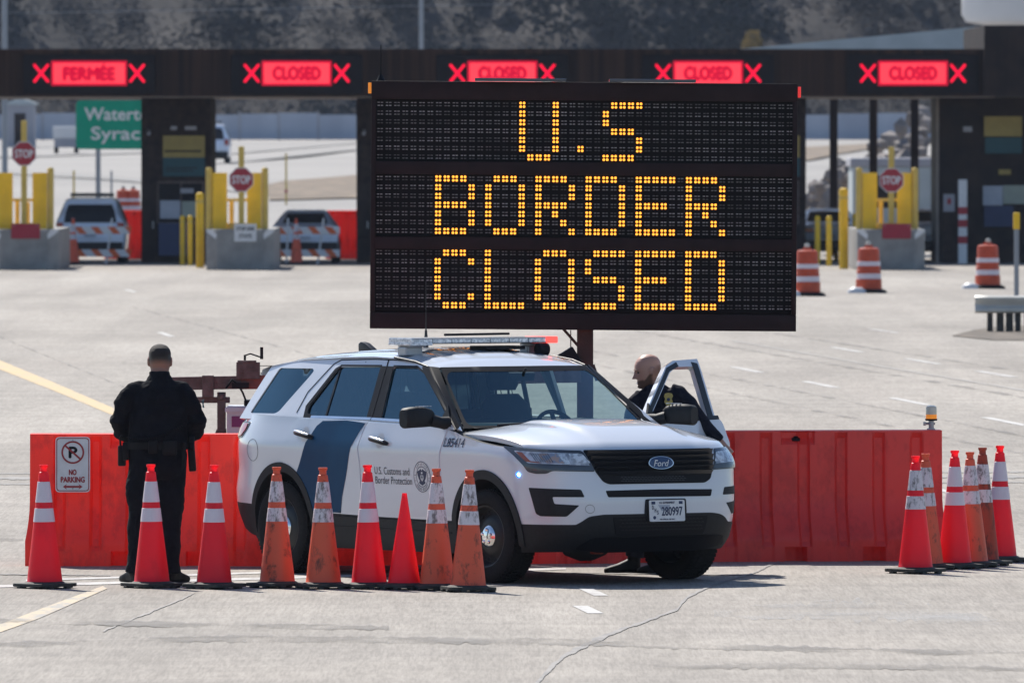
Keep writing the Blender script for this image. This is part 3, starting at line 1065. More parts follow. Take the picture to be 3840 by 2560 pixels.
    q.build('bumper_cladding', ['black_plastic', 'ink_black', 'steel_black'], car, 40)
    q = MB()
    patch(q, circle(-.622, .590, .040, 28, .034), wrap, .0012, 0, (circle(-.622, .590, .037, 28, .031),), .03)
    q.build('tow_cover_gap', 'ink_grey', car)
    # number plate
    q = MB()
    px, pz = .078, .568
    patch(q, rounded([(px - .19, pz + .09), (px + .19, pz + .09), (px + .20, pz - .02), (px + .17, pz - .085), (px - .17, pz - .085), (px - .20, pz - .02)], .015), wrap, .012, .02, (), .06)
    pb = q.build('plate_bracket', 'black_plastic', car, 40)
    X0 = wrap(px, pz, .022)
    def plf(u, v, o=0):
        return Vector((X0.x + o - (v - pz) * .06 - .015 * u, px + u, v))
    q = MB()
    patch(q, rounded([(-.168, pz + .082), (.168, pz + .082), (.168, pz - .082), (-.168, pz - .082)], .014), plf, .003, .006, (), .1, 0)
    lettering(q, '280997', plf, .045, pz - .004, .195, .066, .0042, 1, 0, .002)
    for ch, a, b_ in (('D', -.135, .026), ('H', -.112, .004), ('S', -.090, -.012)):
        lettering(q, ch, plf, a, pz + b_, .014, .030, .0042, 1, 0, .0012)
    lettering(q, 'U.S. GOVERNMENT', plf, 0, pz + .062, .145, .016, .0042, 1, 0, .0008)
    lettering(q, 'FOR OFFICIAL USE ONLY', plf, 0, pz - .066, .145, .011, .0042, 1, 0, .0006)
    for a in (-.130, .130):
        patch(q, [(a - .018, pz + .072), (a + .018, pz + .072), (a + .018, pz + .050), (a - .018, pz + .050)], plf, .0042, 0, (), .1, 2)
    patch(q, circle(-.122, pz - .052, .014, 14), plf, .0042, 0, (), .1, 2)
    patch(q, [(-.085, pz + .045), (.03, pz + .045), (.01, pz), (-.055, pz)], plf, .0038, 0, (), .1, 3)
    q.build('license_plate', ['white_film', 'ink_navy', 'box_blue', 'paper'], pb)
    q = MB()
    q.lathe([(.016, 0), (.014, .008), (0, .010)], 16, 0, Matrix.Translation(wrap(-1.212, .850, .001)) @ Matrix.Rotation(R(72), 4, 'Y') @ Matrix.Identity(4))
    ml = q.build('marker_light', 'blue_led', car, 50)
    q = MB()
    q.lathe([(.017, -.002), (.027, -.002), (.026, .003), (.017, .003)], 20, 0, Matrix.Translation(wrap(-1.212, .850, .001)) @ Matrix.Rotation(R(72), 4, 'Y'), False)
    q.build('light_halo', 'blue_glow', ml, 50)  # added glowing ring, imitates the blue halo around the marker light
    # ---- tail lamps
    for mf in (side, mirror(side)):
        q = MB()
        patch(q, rounded([(-3.395, 1.185), (-3.43, 1.12), (-3.51, 1.062), (-3.68, 1.045), (-3.88, 1.05), (-3.88, 1.19)], .02), mf, .004, .012, (), .04, 1)
        patch(q, rounded([(-3.43, 1.172), (-3.455, 1.122), (-3.53, 1.075), (-3.68, 1.058), (-3.86, 1.06), (-3.86, 1.172)], .02), mf, .010, .008, (), .04, 0)
        q.build('tail_light', ['red_lens', 'lamp_dark'], car, 50)
    # ---- wheels
    def wheel(x, y, flip, first=None):
        X = Matrix.Rotation(R(90), 4, 'X')
        rim = MB()
        rim.lathe([(.236, -.10), (.238, .098), (.244, .108), (.240, .114), (.230, .110), (.222, .096), (.215, .055), (.205, .040), (.165, .046), (.150, .062), (.118, .070), (.095, .075), (0, .076)], 48, 0, X, False)
        for k in range(14):
            a = 2 * math.pi * k / 14
            T = X @ Matrix.Translation((.184 * math.cos(a), .184 * math.sin(a), .038)) @ Matrix.Rotation(a, 4, 'Z')
            rim.lathe([(.016, 0), (.015, .0075), (0, .008)], 12, 1, T)
        w = rim.build('wheel', ['steel_black', 'ink_black'], car, 40)
        ty = MB()
        prof = [(.236, -.100), (.250, -.118), (.285, -.127), (.320, -.124), (.345, -.114), (.357, -.100)]
        prof = prof + [(.361, -.085), (.3635, -.05), (.364, 0), (.3635, .05), (.361, .085)] + [(r_, -z_) for r_, z_ in prof[::-1]]
        ty.lathe(prof, 96, 0, X, False)
        for k in range(64):      # tread blocks
            a = 2 * math.pi * k / 64
            for zz, wd, sk in ((-.088, .040, .25), (-.038, .044, -.2), (.012, .044, .2), (.062, .040, -.25), (.098, .026, .3)):
                T = X @ Matrix.Rotation(a + sk * .06, 4, 'Z') @ Matrix.Translation((.3655 - (.006 if abs(zz) > .08 else 0), 0, zz)) @ Matrix.Rotation(sk, 4, 'X')
                ty.box((0, 0, 0), (.009, .026, wd), 0, None, T)
        ty.build('tyre', 'rubber', w, 35)
        hc = MB()
        hc.lathe([(.088, .070), (.086, .084), (.072, .096), (.045, .104), (0, .107)], 32, 0, X, False)
        for k in range(5):
            a = 2 * math.pi * k / 5 + .3
            hc.lathe([(.015, .09), (.014, .108), (.008, .113), (0, .113)], 12, 0, X @ Matrix.Translation((.052 * math.cos(a), .052 * math.sin(a), 0)), False)
        hc.build('hub_cap', 'chrome', w, 40)
        return w
    w0 = wheel(0, 0, 0)
    def place(w, x, y, rz):
        w.location = (x, y, .363)
        w.rotation_euler = (0, 0, rz)
    place(w0, 0, -.862, R(4))
    for x, y, rz in ((0, .862, R(184)), (-2.866, -.862, 0), (-2.866, .862, R(180))):
        place(copy_tree(w0, car), x, y, rz)
    u = MB()
    u.bb(-3.4, .55, -.45, .45, .25, .33)
    u.tube([(-2.866, -.7, .36), (-2.866, .7, .36)], .05)
    u.tube([(0, -.7, .33), (0, .7, .33)], .04)
    u.lathe([(.09, -.17), (.13, -.05), (.13, .05), (.09, .17)], 20, 0, Matrix.Translation((.35, -.27, .30)) @ Matrix.Rotation(R(90), 4, 'X'))
    u.build('underbody', 'interior', car, 40)
    q = MB()
    q.box((.52, -.28, .245), (.06, .09, .035))
    q.build('tow_hook', 'red_red', car, bevel=.008)
    # ---- mirrors
    def door_mirror(parent, fnm):
        q = MB()
        prof = [(-.0, .35), (.15, .92), (.5, 1.0), (.8, .97), (.97, .6), (1.0, .2)]
        ctr, vs, n = [], [], 20
        for t_, sc_ in [(0, .34), (.05, .62), (.16, .86), (.38, .97), (.70, 1.0), (.94, .97), (1, .80)]:
            # housing runs outward from the door; big oval cross-section in x/z
            for k in range(n):
                a = 2 * math.pi * k / n
                ca, sa = math.cos(a), math.sin(a)
                ex = math.copysign(abs(ca) ** .6, ca) * .070 * sc_ - .01
                ez = math.copysign(abs(sa) ** .55, sa) * .082 * sc_
                vs.append(fnm((ex - .01 * t_, -(1.03 + .275 * t_), 1.264 + ez + .012 * math.sin(t_ * 3))))
        fs = []
        for i in range(6):
            for k in range(n):
                a, b_ = i * n + k, i * n + (k + 1) % n
                fs.append((a, b_, b_ + n, a + n))
        fs += [tuple(range(n)), tuple(6 * n + k for k in range(n))]
        q.add([(p[0] - .62, p[1], p[2]) for p in vs], fs)
        q.tube([(p[0] - .60, p[1], p[2]) for p in (fnm((.03, -.93, 1.225)), fnm((.02, -1.0, 1.232)), fnm((.0, -1.07, 1.25)))], [.055, .045, .05], 12)
        foot = [fnm(p) for p in ((.12, -.935, 1.20), (-.07, -.935, 1.20), (.0, -.885, 1.36), (.12, -.952, 1.20), (-.07, -.952, 1.20), (.0, -.902, 1.36))]
        q.add([(p[0] - .62, p[1], p[2]) for p in foot], [(0, 1, 2), (3, 4, 5), (0, 1, 4, 3), (1, 2, 5, 4), (0, 2, 5, 3)])
        for k in range(4):
            p = fnm((.02, -(1.09 + .035 * k), 1.360))
            q.box((p[0] - .62, p[1], p[2]), (.05, .010, .006), 1)
        return q.build('mirror', ['black_plastic', 'lamp_bowl'], parent, 45)
    door_mirror(fd, lambda p: p)
    # ---- open driver's door
    hinge = Vector((-.54, .955, 0))
    DO = bpy.data.objects.new('driver_door', None)
    COL.objects.link(DO)
    DO.parent = car
    DO.location = hinge
    DO.rotation_euler = (0, 0, -R(65))
    DO['label'] = 'driver door standing wide open'
    def onD(fn):
        g_ = mirror(fn)
        def k(u, v, o=0.0):
            return g_(u, v, o) - hinge
        return k
    q = MB()
    patch(q, rounded(fdoor, .02, 3), onD(side), .004, .05, (), .05, 0)
    patch(q, rounded(fdoor, .02, 3), onD(side), -.055, .0, (), .08, 1)
    q.build('door_panel', ['white_paint', 'interior'], DO, 40)
    fr = [(-1.60, 1.20), (-1.672, 1.69), (-1.28, 1.682), (-1.14, 1.645), (-.885, 1.492), (-.60, 1.315), (-.47, 1.20)]
    wf = rounded([(-1.575, 1.632), (-1.29, 1.632), (-1.15, 1.588), (-.80, 1.372), (-.585, 1.240), (-1.515, 1.240)], .03)
    q = MB()
    patch(q, fr, onD(ghs), 0, .05, (wf,), .05, 0)
    patch(q, fr, onD(ghs), -.052, .0, (wf,), .05, 1)
    patch(q, ribbon([(-1.595, 1.66), (-1.53, 1.235)], .085), onD(ghs), .004, .004, (), .06, 1)
    patch(q, ribbon([(-1.32, 1.652), (-1.14, 1.612), (-.80, 1.402), (-.52, 1.232)], .035), onD(ghs), .004, .004, (), .06, 1)
    q.build('door_frame', ['white_paint', 'black_trim'], DO, 40)
    q = MB()
    patch(q, ribbon([(-1.64, 1.226), (-.90, 1.214), (-.56, 1.205)], .03), onD(ghs), .012, .014, (), .08, 0)
    q.build('belt_moulding', 'black_trim', DO, 50)
    door_mirror(DO, lambda p: (p[0] + .0 - hinge.x, -p[1] - hinge.y, p[2]))
    q = MB()
    hf = onD(side)
    q.tube([hf(-1.56 + .25 * k / 12, 1.084 - .035 * k / 12, .012 + .035 * math.sin(math.pi * k / 12) ** .5) for k in range(13)], [.014] + [.021] * 11 + [.014], 12)
    q.build('handle', 'black_trim', DO, 50)
    # ---- cabin
    q = MB()
    q.grid(20, 8, lambda u, v: Vector((-.40 - .45 * v, (u - .5) * 1.6, 1.19 + .035 * math.sin(v * 3.0) + .03 * math.exp(-((u - .74) * 9) ** 2))))
    q.bb(-.86, -.80, -.8, .8, .95, 1.2)
    q.build('dashboard', 'interior', car, 50)
    q = MB()
    st = Matrix.Translation((-.98, .38, 1.13)) @ Matrix.Rotation(R(62), 4, 'Y')
    ring = [st @ Vector((.185 * math.cos(2 * math.pi * k / 28), .185 * math.sin(2 * math.pi * k / 28), 0)) for k in range(29)]
    q.tube(ring, .017, 8, 0, False)
    q.tube([st @ Vector((-.18, 0, 0)), st @ Vector((.18, 0, 0))], .02, 6)
    q.tube([st @ Vector((0, 0, 0)), (-.75, .38, 1.08)], .03, 8)
    q.build('steering_wheel', 'interior', car, 50)
    for y in (-.38, .38):
        q = MB()
        q.rings([(-1.62, y, .95, .12, .25), (-1.66, y, 1.15, .10, .25), (-1.72, y, 1.34, .075, .22), (-1.75, y, 1.42, .05, .15)], 20)
        q.tube([(-1.75, y - .06, 1.40), (-1.76, y - .06, 1.48)], .01, 6)
        q.tube([(-1.75, y + .06, 1.40), (-1.76, y + .06, 1.48)], .01, 6)
        q.rings([(-1.75, y, 1.45, .05, .12), (-1.75, y, 1.50, .06, .15), (-1.77, y, 1.58, .055, .14), (-1.78, y, 1.62, .03, .10)], 20)
        q.build('front_seat', 'seat_cloth', car, 50)
    q = MB()
    q.bb(-1.98, -1.955, -.80, .80, 1.0, 1.30)
    for y in (-.80, -.27, .27, .80):
        q.tube([(-1.97, y, 1.2), (-2.02, y * .9, 1.68)], .02, 8)
    q.tube([(-2.02, -.72, 1.68), (-2.02, .72, 1.68)], .02, 8)
    for k in range(15):
        q.tube([(-1.97, -.78 + .11 * k, 1.3), (-2.02, -.70 + .1 * k, 1.68)], .004, 5)
    q.build('partition', 'interior', car, 50)
    q = MB()
    q.rings([(-2.75, 0, 1.0, .12, .68), (-2.85, 0, 1.3, .10, .66), (-2.9, 0, 1.42, .06, .6)], 24)
    q.build('rear_seat', 'seat_cloth', car, 50)
    q = MB()
    q.box((-.93, 0, 1.575), (.03, .24, .065), 0, (0, R(15), 0))
    q.tube([(-.90, 0, 1.60), (-.86, 0, 1.64)], .012, 8)
    q.build('rear_view_mirror', 'interior', car, bevel=.01)
    # headliner
    q = MB()
    q.grid(21, 12, lambda u, v: Vector((-1.12 - 2.3 * v, (u - .5) * 1.42, roofz(-1.12 - 2.3 * v, (u - .5) * 1.42) - .035)))
    q.build('headliner', 'seat_cloth', car, 60)
    # ---- wipers, bar, aerials
    for pts in ([(-.36, -.62, 1.202), (-.405, -.10, 1.222), (-.44, -.02, 1.235)], [(-.345, .05, 1.205), (-.36, .50, 1.224), (-.42, .58, 1.236)]):
        q = MB()
        q.tube([Vector(p) + Vector((.02, 0, .006)) for p in pts], [.012, .010, .008], 8)
        q.build('wiper', 'ink_black', car, 50)
    q = MB()
    q.bb(-1.755, -1.445, -.685, .685, 1.826, 1.832, 0)
    q.bb(-1.75, -1.45, -.69, .69, 1.864, 1.874, 1)
    lb = q.build('light_bar', ['lamp_dark', 'bar_top'], car, 40, bevel=.006)
    q = MB()
    for k in range(7):
        y0 = -.665 + .182 * k
        q.bb(-1.748, -1.452, y0 + .004, y0 + .178, 1.832, 1.864, 0)
    q.build('bar_lens', 'bar_lens', lb, bevel=.004)
    q = MB()
    q.bb(-1.76, -1.44, .592, .700, 1.824, 1.876, 0)
    q.build('red_lens', 'red_led', lb, bevel=.008)
    q = MB()
    q.bb(-1.758, -1.442, -.697, -.668, 1.824, 1.872, 0)
    q.bb(-1.758, -1.442, -.70, -.49, 1.815, 1.838, 0)
    q.build('end_cap', 'bar_lens', lb, bevel=.006)
    for y in (-.58, .58):
        q = MB()
        q.bb(-1.68, -1.52, y - .085, y + .085, 1.800, 1.822)
        q.bb(-1.66, -1.54, y - .10, y + .06, 1.735, 1.802)
        q.build('bar_foot', 'galv', lb, bevel=.012)
    q = MB()
    q.bb(-1.62, -1.40, -.02, .36, 1.778, 1.806)
    q.lathe([(.05, 0), (.05, .09), (.03, .10)], 16, 0, Matrix.Translation((-1.45, .60, 1.775)) @ Matrix.Rotation(R(90), 4, 'X'))
    q.tube([(-1.95, -.04, 1.888), (-1.95, .58, 1.892)], .010, 8)
    q.bb(-2.0, -1.9, -.04, .58, 1.780, 1.792)
    q.build('roof_equipment', 'ink_black', car, bevel=.006)
    q = MB()
    fin = [(-3.20, 1.725), (-3.205, 1.80), (-3.17, 1.818), (-3.11, 1.808), (-3.02, 1.765), (-2.97, 1.73)]
    q.prism(fin, -.028, .028, 0, Matrix(((1, 0, 0, 0), (0, 0, -1, 0), (0, 1, 0, 0), (0, 0, 0, 1))))
    q.build('shark_fin_antenna', 'black_trim', car, 40, bevel=.012)
    q = MB()
    q.tube([(-2.27, 0, 1.77), (-2.27, 0, 1.92)], [.022, .009], 10)
    q.tube([(-2.27, 0, 1.91), (-2.27, 0, 2.0), (-2.27, 0, 2.31)], [.007, .0035, .003], 6)
    q.build('whip_antenna', 'steel_black', car, 50)
    for sg in (-1, 1):
        q = MB()
        q.tube([(x, sg * .744, roofz(x, .744) + .004) for x in (-1.125, -1.2, -1.3, -1.42, -1.6)], .010, 8)
        q.build('drip_moulding', 'steel_black', car, 50)
    return car
build_suv()

# ------------------------------------------------------------------ people
def remeshed(mb, voxel, smooth=4, wrinkle=0.0, wscale=(9, 9, 4), seed=0.0):
    o = mb.build('tmp', 'cloth_navy', fix=False)
    a = o.modifiers.new('r', 'REMESH')
    a.mode = 'VOXEL'
    a.voxel_size = voxel
    b = o.modifiers.new('s', 'SMOOTH')
    b.iterations = smooth
    b.factor = .5
    bpy.context.view_layer.update()
    me = bpy.data.meshes.new_from_object(o.evaluated_get(bpy.context.evaluated_depsgraph_get()))
    bpy.data.objects.remove(o)
    me.polygons.foreach_set('use_smooth', [True] * len(me.polygons))
    if wrinkle:
        nn = [v.normal.copy() for v in me.vertices]
        for v, n in zip(me.vertices, nn):
            p = v.co
            q = Vector((p.x * wscale[0] + seed, p.y * wscale[1], p.z * wscale[2] + seed))
            w = noise.noise(q) + .6 * abs(noise.noise(q * 2.3))
            v.co = p + n * wrinkle * (w - .25)
    return me

def put(me, name, mats, parent):
    me.name = name
    me.materials.clear()
    for m in (mats if isinstance(mats, (list, tuple)) else [mats]):
        me.materials.append(M[m])
    o = bpy.data.objects.new(name, me)
    COL.objects.link(o)
    o.parent = parent
    return o

HEADTB = [(-.120, .066, .015, .026), (-.112, .082, -.005, .038), (-.098, .090, -.03, .049), (-.080, .091, -.050, .057), (-.060, .090, -.066, .063), (-.040, .089, -.080, .068),
          (-.02, .088, -.090, .072), (0, .087, -.097, .0745), (.02, .090, -.101, .076), (.04, .090, -.102, .077), (.06, .084, -.099, .075), (.08, .072, -.089, .069), (.098, .053, -.069, .056), (.110, .033, -.045, .038), (.117, .01, -.018, .016)]
def head_mesh(mb, T, k=1.0):
    """head with face to +x: brow, eye hollows, nose, lips, chin, ears"""
    n = 56
    zs = [-.120 + .237 * i / 64 for i in range(65)]
    vs = []
    for z in zs:
        xf = lin([(a[0], a[1]) for a in HEADTB], z)
        xb = lin([(a[0], a[2]) for a in HEADTB], z)
        w = lin([(a[0], a[3]) for a in HEADTB], z)
        c = min(.0, xf - .02) if z < -.09 else 0
        cx = (xf + xb) / 2 * .35
        for i in range(n):
            a = 2 * math.pi * i / n
            ca, sa = math.cos(a), math.sin(a)
            ex = (xf - cx) if ca > 0 else (cx - xb)
            x = cx + ex * math.copysign(abs(ca) ** .88, ca)
            y = w * math.copysign(abs(sa) ** .88, sa)
            if ca > 0:
                g = lambda y0, z0, sy, sz: math.exp(-((abs(y) - y0) / sy) ** 2 - ((z - z0) / sz) ** 2)
                if -.042 < z < .02:
                    x += (.008 + .030 * max(0, (.018 - z) / .046)) * math.exp(-(y / (.011 + .14 * max(0, .0 - z))) ** 2) * (1 if z > -.034 else max(0, (z + .042) / .008))
                x += .006 * g(.03, .024, .03, .009) - .010 * g(.032, .004, .016, .010)
                x += .008 * g(0, -.062, .020, .005) + .008 * g(0, -.075, .018, .005) - .003 * g(0, -.068, .022, .003)
                x += .012 * g(0, -.102, .018, .012)
            vs.append(T @ Vector((x * k, y * k, z * k)))
    fs = []
    for j in range(len(zs) - 1):
        for i in range(n):
            a, b = j * n + i, j * n + (i + 1) % n
            fs.append((a, b, b + n, a + n))
    fs += [tuple(range(n)), tuple((len(zs) - 1) * n + i for i in range(n))]
    mb.add(vs, fs)
    for s in (-1, 1):
        ear = []
        E = MB()
        E.rings([(0, 0, -.030, .006, .005), (0, 0, -.018, .014, .008), (-.004, 0, .006, .019, .009), (-.005, 0, .022, .016, .008), (-.004, 0, .031, .006, .005)], 14)
        mb.add([T @ (Vector((p[0] - .012, (p[1] + .0), p[2] - .006)) * k + Vector((0, s * .0785 * k, 0))) for p in E.v], E.f)

def hand_mesh(mb, wrist, d, up, side_, L=.18, curl=.35, thumb=1):
    """palm, four jointed fingers and a thumb from the wrist along d; 'up' = back of the hand"""
    d, up, sd = d.normalized(), up.normalized(), side_.normalized()
    w = Vector(wrist)
    mb.tube([w - d * .02, w + d * .03, w + d * .085], [.024, .033, .036], 12, 0, True, 1.0)
    for i, (o, ln) in enumerate(((-.030, .070), (-.010, .080), (.010, .076), (.029, .060))):
        b = w + d * .075 + sd * o
        a = b + (d * math.cos(curl) - up * math.sin(curl)) * ln * .5
        c = a + (d * math.cos(curl * 2.1) - up * math.sin(curl * 2.1)) * ln * .30
        e = c + (d * math.cos(curl * 2.9) - up * math.sin(curl * 2.9)) * ln * .25
        mb.tube([b, a, c, e], [.0095, .009, .0082, .0065], 8)
    b = w + d * .025 - sd * .028 * thumb
    a = b - sd * thumb * .028 + d * .025 - up * .008
    c = a + d * .030 - sd * thumb * .008 - up * .006
    mb.tube([b, a, c], [.013, .0105, .0075], 8)

def boot(mb, heel, toe_dir, L=.29):
    d = Vector((toe_dir[0], toe_dir[1], 0)).normalized()
    s = Vector((-d.y, d.x, 0))
    vs, n = [], 18
    prof = [(-.02, .030, .095), (.02, .042, .12), (.08, .042, .115), (.13, .042, .095), (.18, .050, .075), (.23, .050, .062), (.27, .040, .050), (.292, .020, .035)]
    for x, w, h in prof:
        for k in range(n):
            a = 2 * math.pi * k / n
            vs.append(Vector(heel) + d * (x * L / .29) + s * math.cos(a) * w + Vector((0, 0, h / 2 + math.copysign(abs(math.sin(a)) ** .6, math.sin(a)) * h / 2)))
    fs = []
    for i in range(len(prof) - 1):
        for k in range(n):
            a, b = i * n + k, i * n + (k + 1) % n
            fs.append((a, b, b + n, a + n))
    fs += [tuple(range(n)), tuple((len(prof) - 1) * n + k for k in range(n))]
    mb.add(vs, fs)
    mb.tube([Vector(heel) + d * .03 + Vector((0, 0, .06)), Vector(heel) + d * .025 + Vector((0, 0, .24))], [.052, .056], 14)

def officer_standing():
    p = gnd(362, 1338)
    who = thing('person', 'person in dark uniform seen from behind, standing at the red barrier with a pistol belt', 'person', p)
    # skin: one continuous figure under the clothes
    b = MB()
    T = Matrix.Translation((.018, .02, 1.715)) @ Matrix.Rotation(R(90), 4, 'Z') @ Matrix.Rotation(R(6), 4, 'Y')
    head_mesh(b, T, 1.12)
    b.tube([(.015, -.012, 1.50), (.015, -.008, 1.60), (.017, .0, 1.68)], [.085, .072, .068], 16)
    b.rings([(0, 0, .86, .17, .12), (0, 0, 1.1, .18, .12), (0, 0, 1.3, .18, .12), (.01, 0, 1.46, .19, .105), (.012, 0, 1.55, .10, .085)], 20)
    for s in (-1, 1):
        b.tube([(s * .17, 0, 1.47), (s * .29, .0, 1.27), (s * .15, .22, 1.09)], [.06, .045, .035], 10)
        hand_mesh(b, (s * .14, .235, 1.085), Vector((-s * .9, .5, -.1)), Vector((0, .3, 1)), Vector((0, 1, 0)), .18, .4, 1)
        b.tube([(s * .10, 0, .9), (s * .115 - .01, 0, .5), (s * .12 - .02, 0, .1)], [.09, .06, .045], 10)
    me = remeshed(b, .0065, 3)
    body = put(me, 'body', 'skin_cropped', who)
    att = me.attributes.new('stubble', 'FLOAT', 'POINT')
    Tj = T.inverted()
    for v in me.vertices:
        c = (Tj @ v.co) / 1.12
        w = 0.0
        if c.length < .2:
            lim = -.030 + max(0, c.x + .02) * 1.1
            w = min(1, max(0, (c.z - lim) / .040))
            if abs(c.y) > .076 and c.z < .03:
                w = 0
        att.data[v.index].value = w
    h = MB()
    h2 = MB()
    head_mesh(h2, T @ Matrix.Scale(1.010, 4), 1.12)
    keep = [i for i, v in enumerate(h2.v) if i < 65 * 56]
    Ti = (T @ Matrix.Scale(1.010, 4)).inverted()
    fs = []
    for f in h2.f:
        c = sum((Ti @ Vector(h2.v[i]) for i in f), Vector()) / len(f)
        if max(f) < 65 * 56 and len(f) == 4 and (c.z > .075 or (c.x < .045 and c.z > .022 + max(0, c.x + .03) * .7 + .02 * (abs(c.y) > .06))):
            fs.append(f)
    h.v, h.f, h.m = h2.v, fs, [0] * len(fs)
    ho = h.build('hair', 'hair', who, 80)
    # jacket
    j = MB()
    j.rings([(0, 0, 1.03, .222, .165), (0, 0, 1.06, .230, .172), (0, 0, 1.12, .232, .182), (.006, 0, 1.22, .226, .175), (.006, 0, 1.34, .232, .165), (.006, -.005, 1.44, .215, .15), (.01, -.01, 1.52, .172, .125), (.013, -.012, 1.572, .108, .098), (.014, -.010, 1.61, .084, .086), (.015, -.006, 1.640, .080, .083)], 32)
    for s in (-1, 1):
        j.tube([(s * .10 + .008, -.01, 1.515), (s * .172 + .004, -.01, 1.492), (s * .226, -.012, 1.436), (s * .270, -.012, 1.36), (s * .304, -.005, 1.265), (s * .285, .07, 1.165), (s * .20, .17, 1.12), (s * .15, .215, 1.095)], [.057, .074, .080, .077, .077, .069, .060, .050], 20)
    me = remeshed(j, .008, 7, .016, (7, 7, 10), 3.0)
    put(me, 'jacket', 'cloth_navy', who)
    t = MB()
    t.rings([(0, 0, 1.07, .228, .155), (0, 0, 1.0, .232, .168), (0, 0, .92, .232, .172), (0, 0, .85, .225, .165), (-.005, 0, .80, .205, .15)], 30)
    t.tube([(-.118, 0, .90), (-.125, .0, .70), (-.130, .01, .5), (-.140, .0, .3), (-.150, 0, .16), (-.158, 0, .075)], [.118, .120, .103, .095, .090, .096], 20)
    t.tube([(.108, 0, .90), (.100, .0, .70), (.095, .012, .5), (.088, .0, .3), (.083, 0, .16), (.086, 0, .075)], [.118, .118, .101, .094, .090, .096], 20)
    me = remeshed(t, .009, 3, .018, (7, 7, 6), 9.0)
    put(me, 'trousers', 'cloth_navy', who)
    for hx, d in ((-.16, (-.45, 1)), (.085, (.55, 1))):
        s = MB()
        boot(s, (hx, -.03, 0), d)
        put(remeshed(s, .007, 2), 'boot', 'leather', who)
    # belt and gear
    q = MB()
    q.grid(48, 4, lambda u, v: Vector((.249 * math.cos(2 * math.pi * u), .185 * math.sin(2 * math.pi * u), 1.035 + .055 * v)), 0)
    bl = q.build('duty_belt', 'leather', who, 60)
    def pouch(name, c, d, rot=None, bev=.012):
        q_ = MB()
        q_.box(c, d, 0, rot)
        return q_.build(name, 'leather', bl, 40, bev)
    pouch('pouch', (.10, -.175, 1.05), (.11, .05, .11))
    pouch('pouch', (-.03, -.18, 1.055), (.07, .045, .10))
    ra = pouch('radio', (-.275, -.03, .985), (.062, .05, .16))
    q = MB()
    q.tube([(-.285, -.03, 1.06), (-.290, -.03, 1.12), (-.275, -.03, 1.145)], .008, 8)
    q.build('radio_aerial', 'leather', ra, 50)
    pouch('radio_case', (-.245, -.03, 1.02), (.05, .07, .14))
    hs = pouch('holster', (.265, .02, .965), (.055, .10, .20), (R(4), R(-4), 0))
    q = MB()
    q.box((.268, -.02, 1.08), (.038, .055, .11), 0, (R(-18), 0, 0))
    q.box((.268, .02, 1.10), (.032, .14, .035), 0, (R(-8), 0, 0))
    q.build('pistol_grip', 'ink_black', hs, 40, .008)
    q = MB()
    q.tube([(.205, -.135, 1.09), (.205, -.135, .90)], .016, 10)
    q.build('baton', 'leather', bl, 50)
    q = MB()      # coiled radio lead across the back
    pts = []
    for i in range(150):
        s = i / 149
        x = -.235 + .43 * s
        z = 1.125 + .10 * s ** 1.6 - .03 * math.sin(math.pi * s)
        y = -.185 * math.sqrt(max(0.05, 1 - (x / .262) ** 2)) - .012
        pts.append((x, y + .008 * math.cos(i * 1.3), z + .008 * math.sin(i * 1.3)))
    q.tube(pts, .0032, 5)
    q.build('radio_lead', 'ink_black', bl, 60)
    q = MB()
    q.rings([(.358, .0, 1.42, .004, .03), (.350, .0, 1.36, .004, .03)], 10)
    q.box((.352, -.015, 1.385), (.008, .055, .06), 0, (0, R(-14), 0))
    q.build('shoulder_patch', 'sign_teal', who, 50)

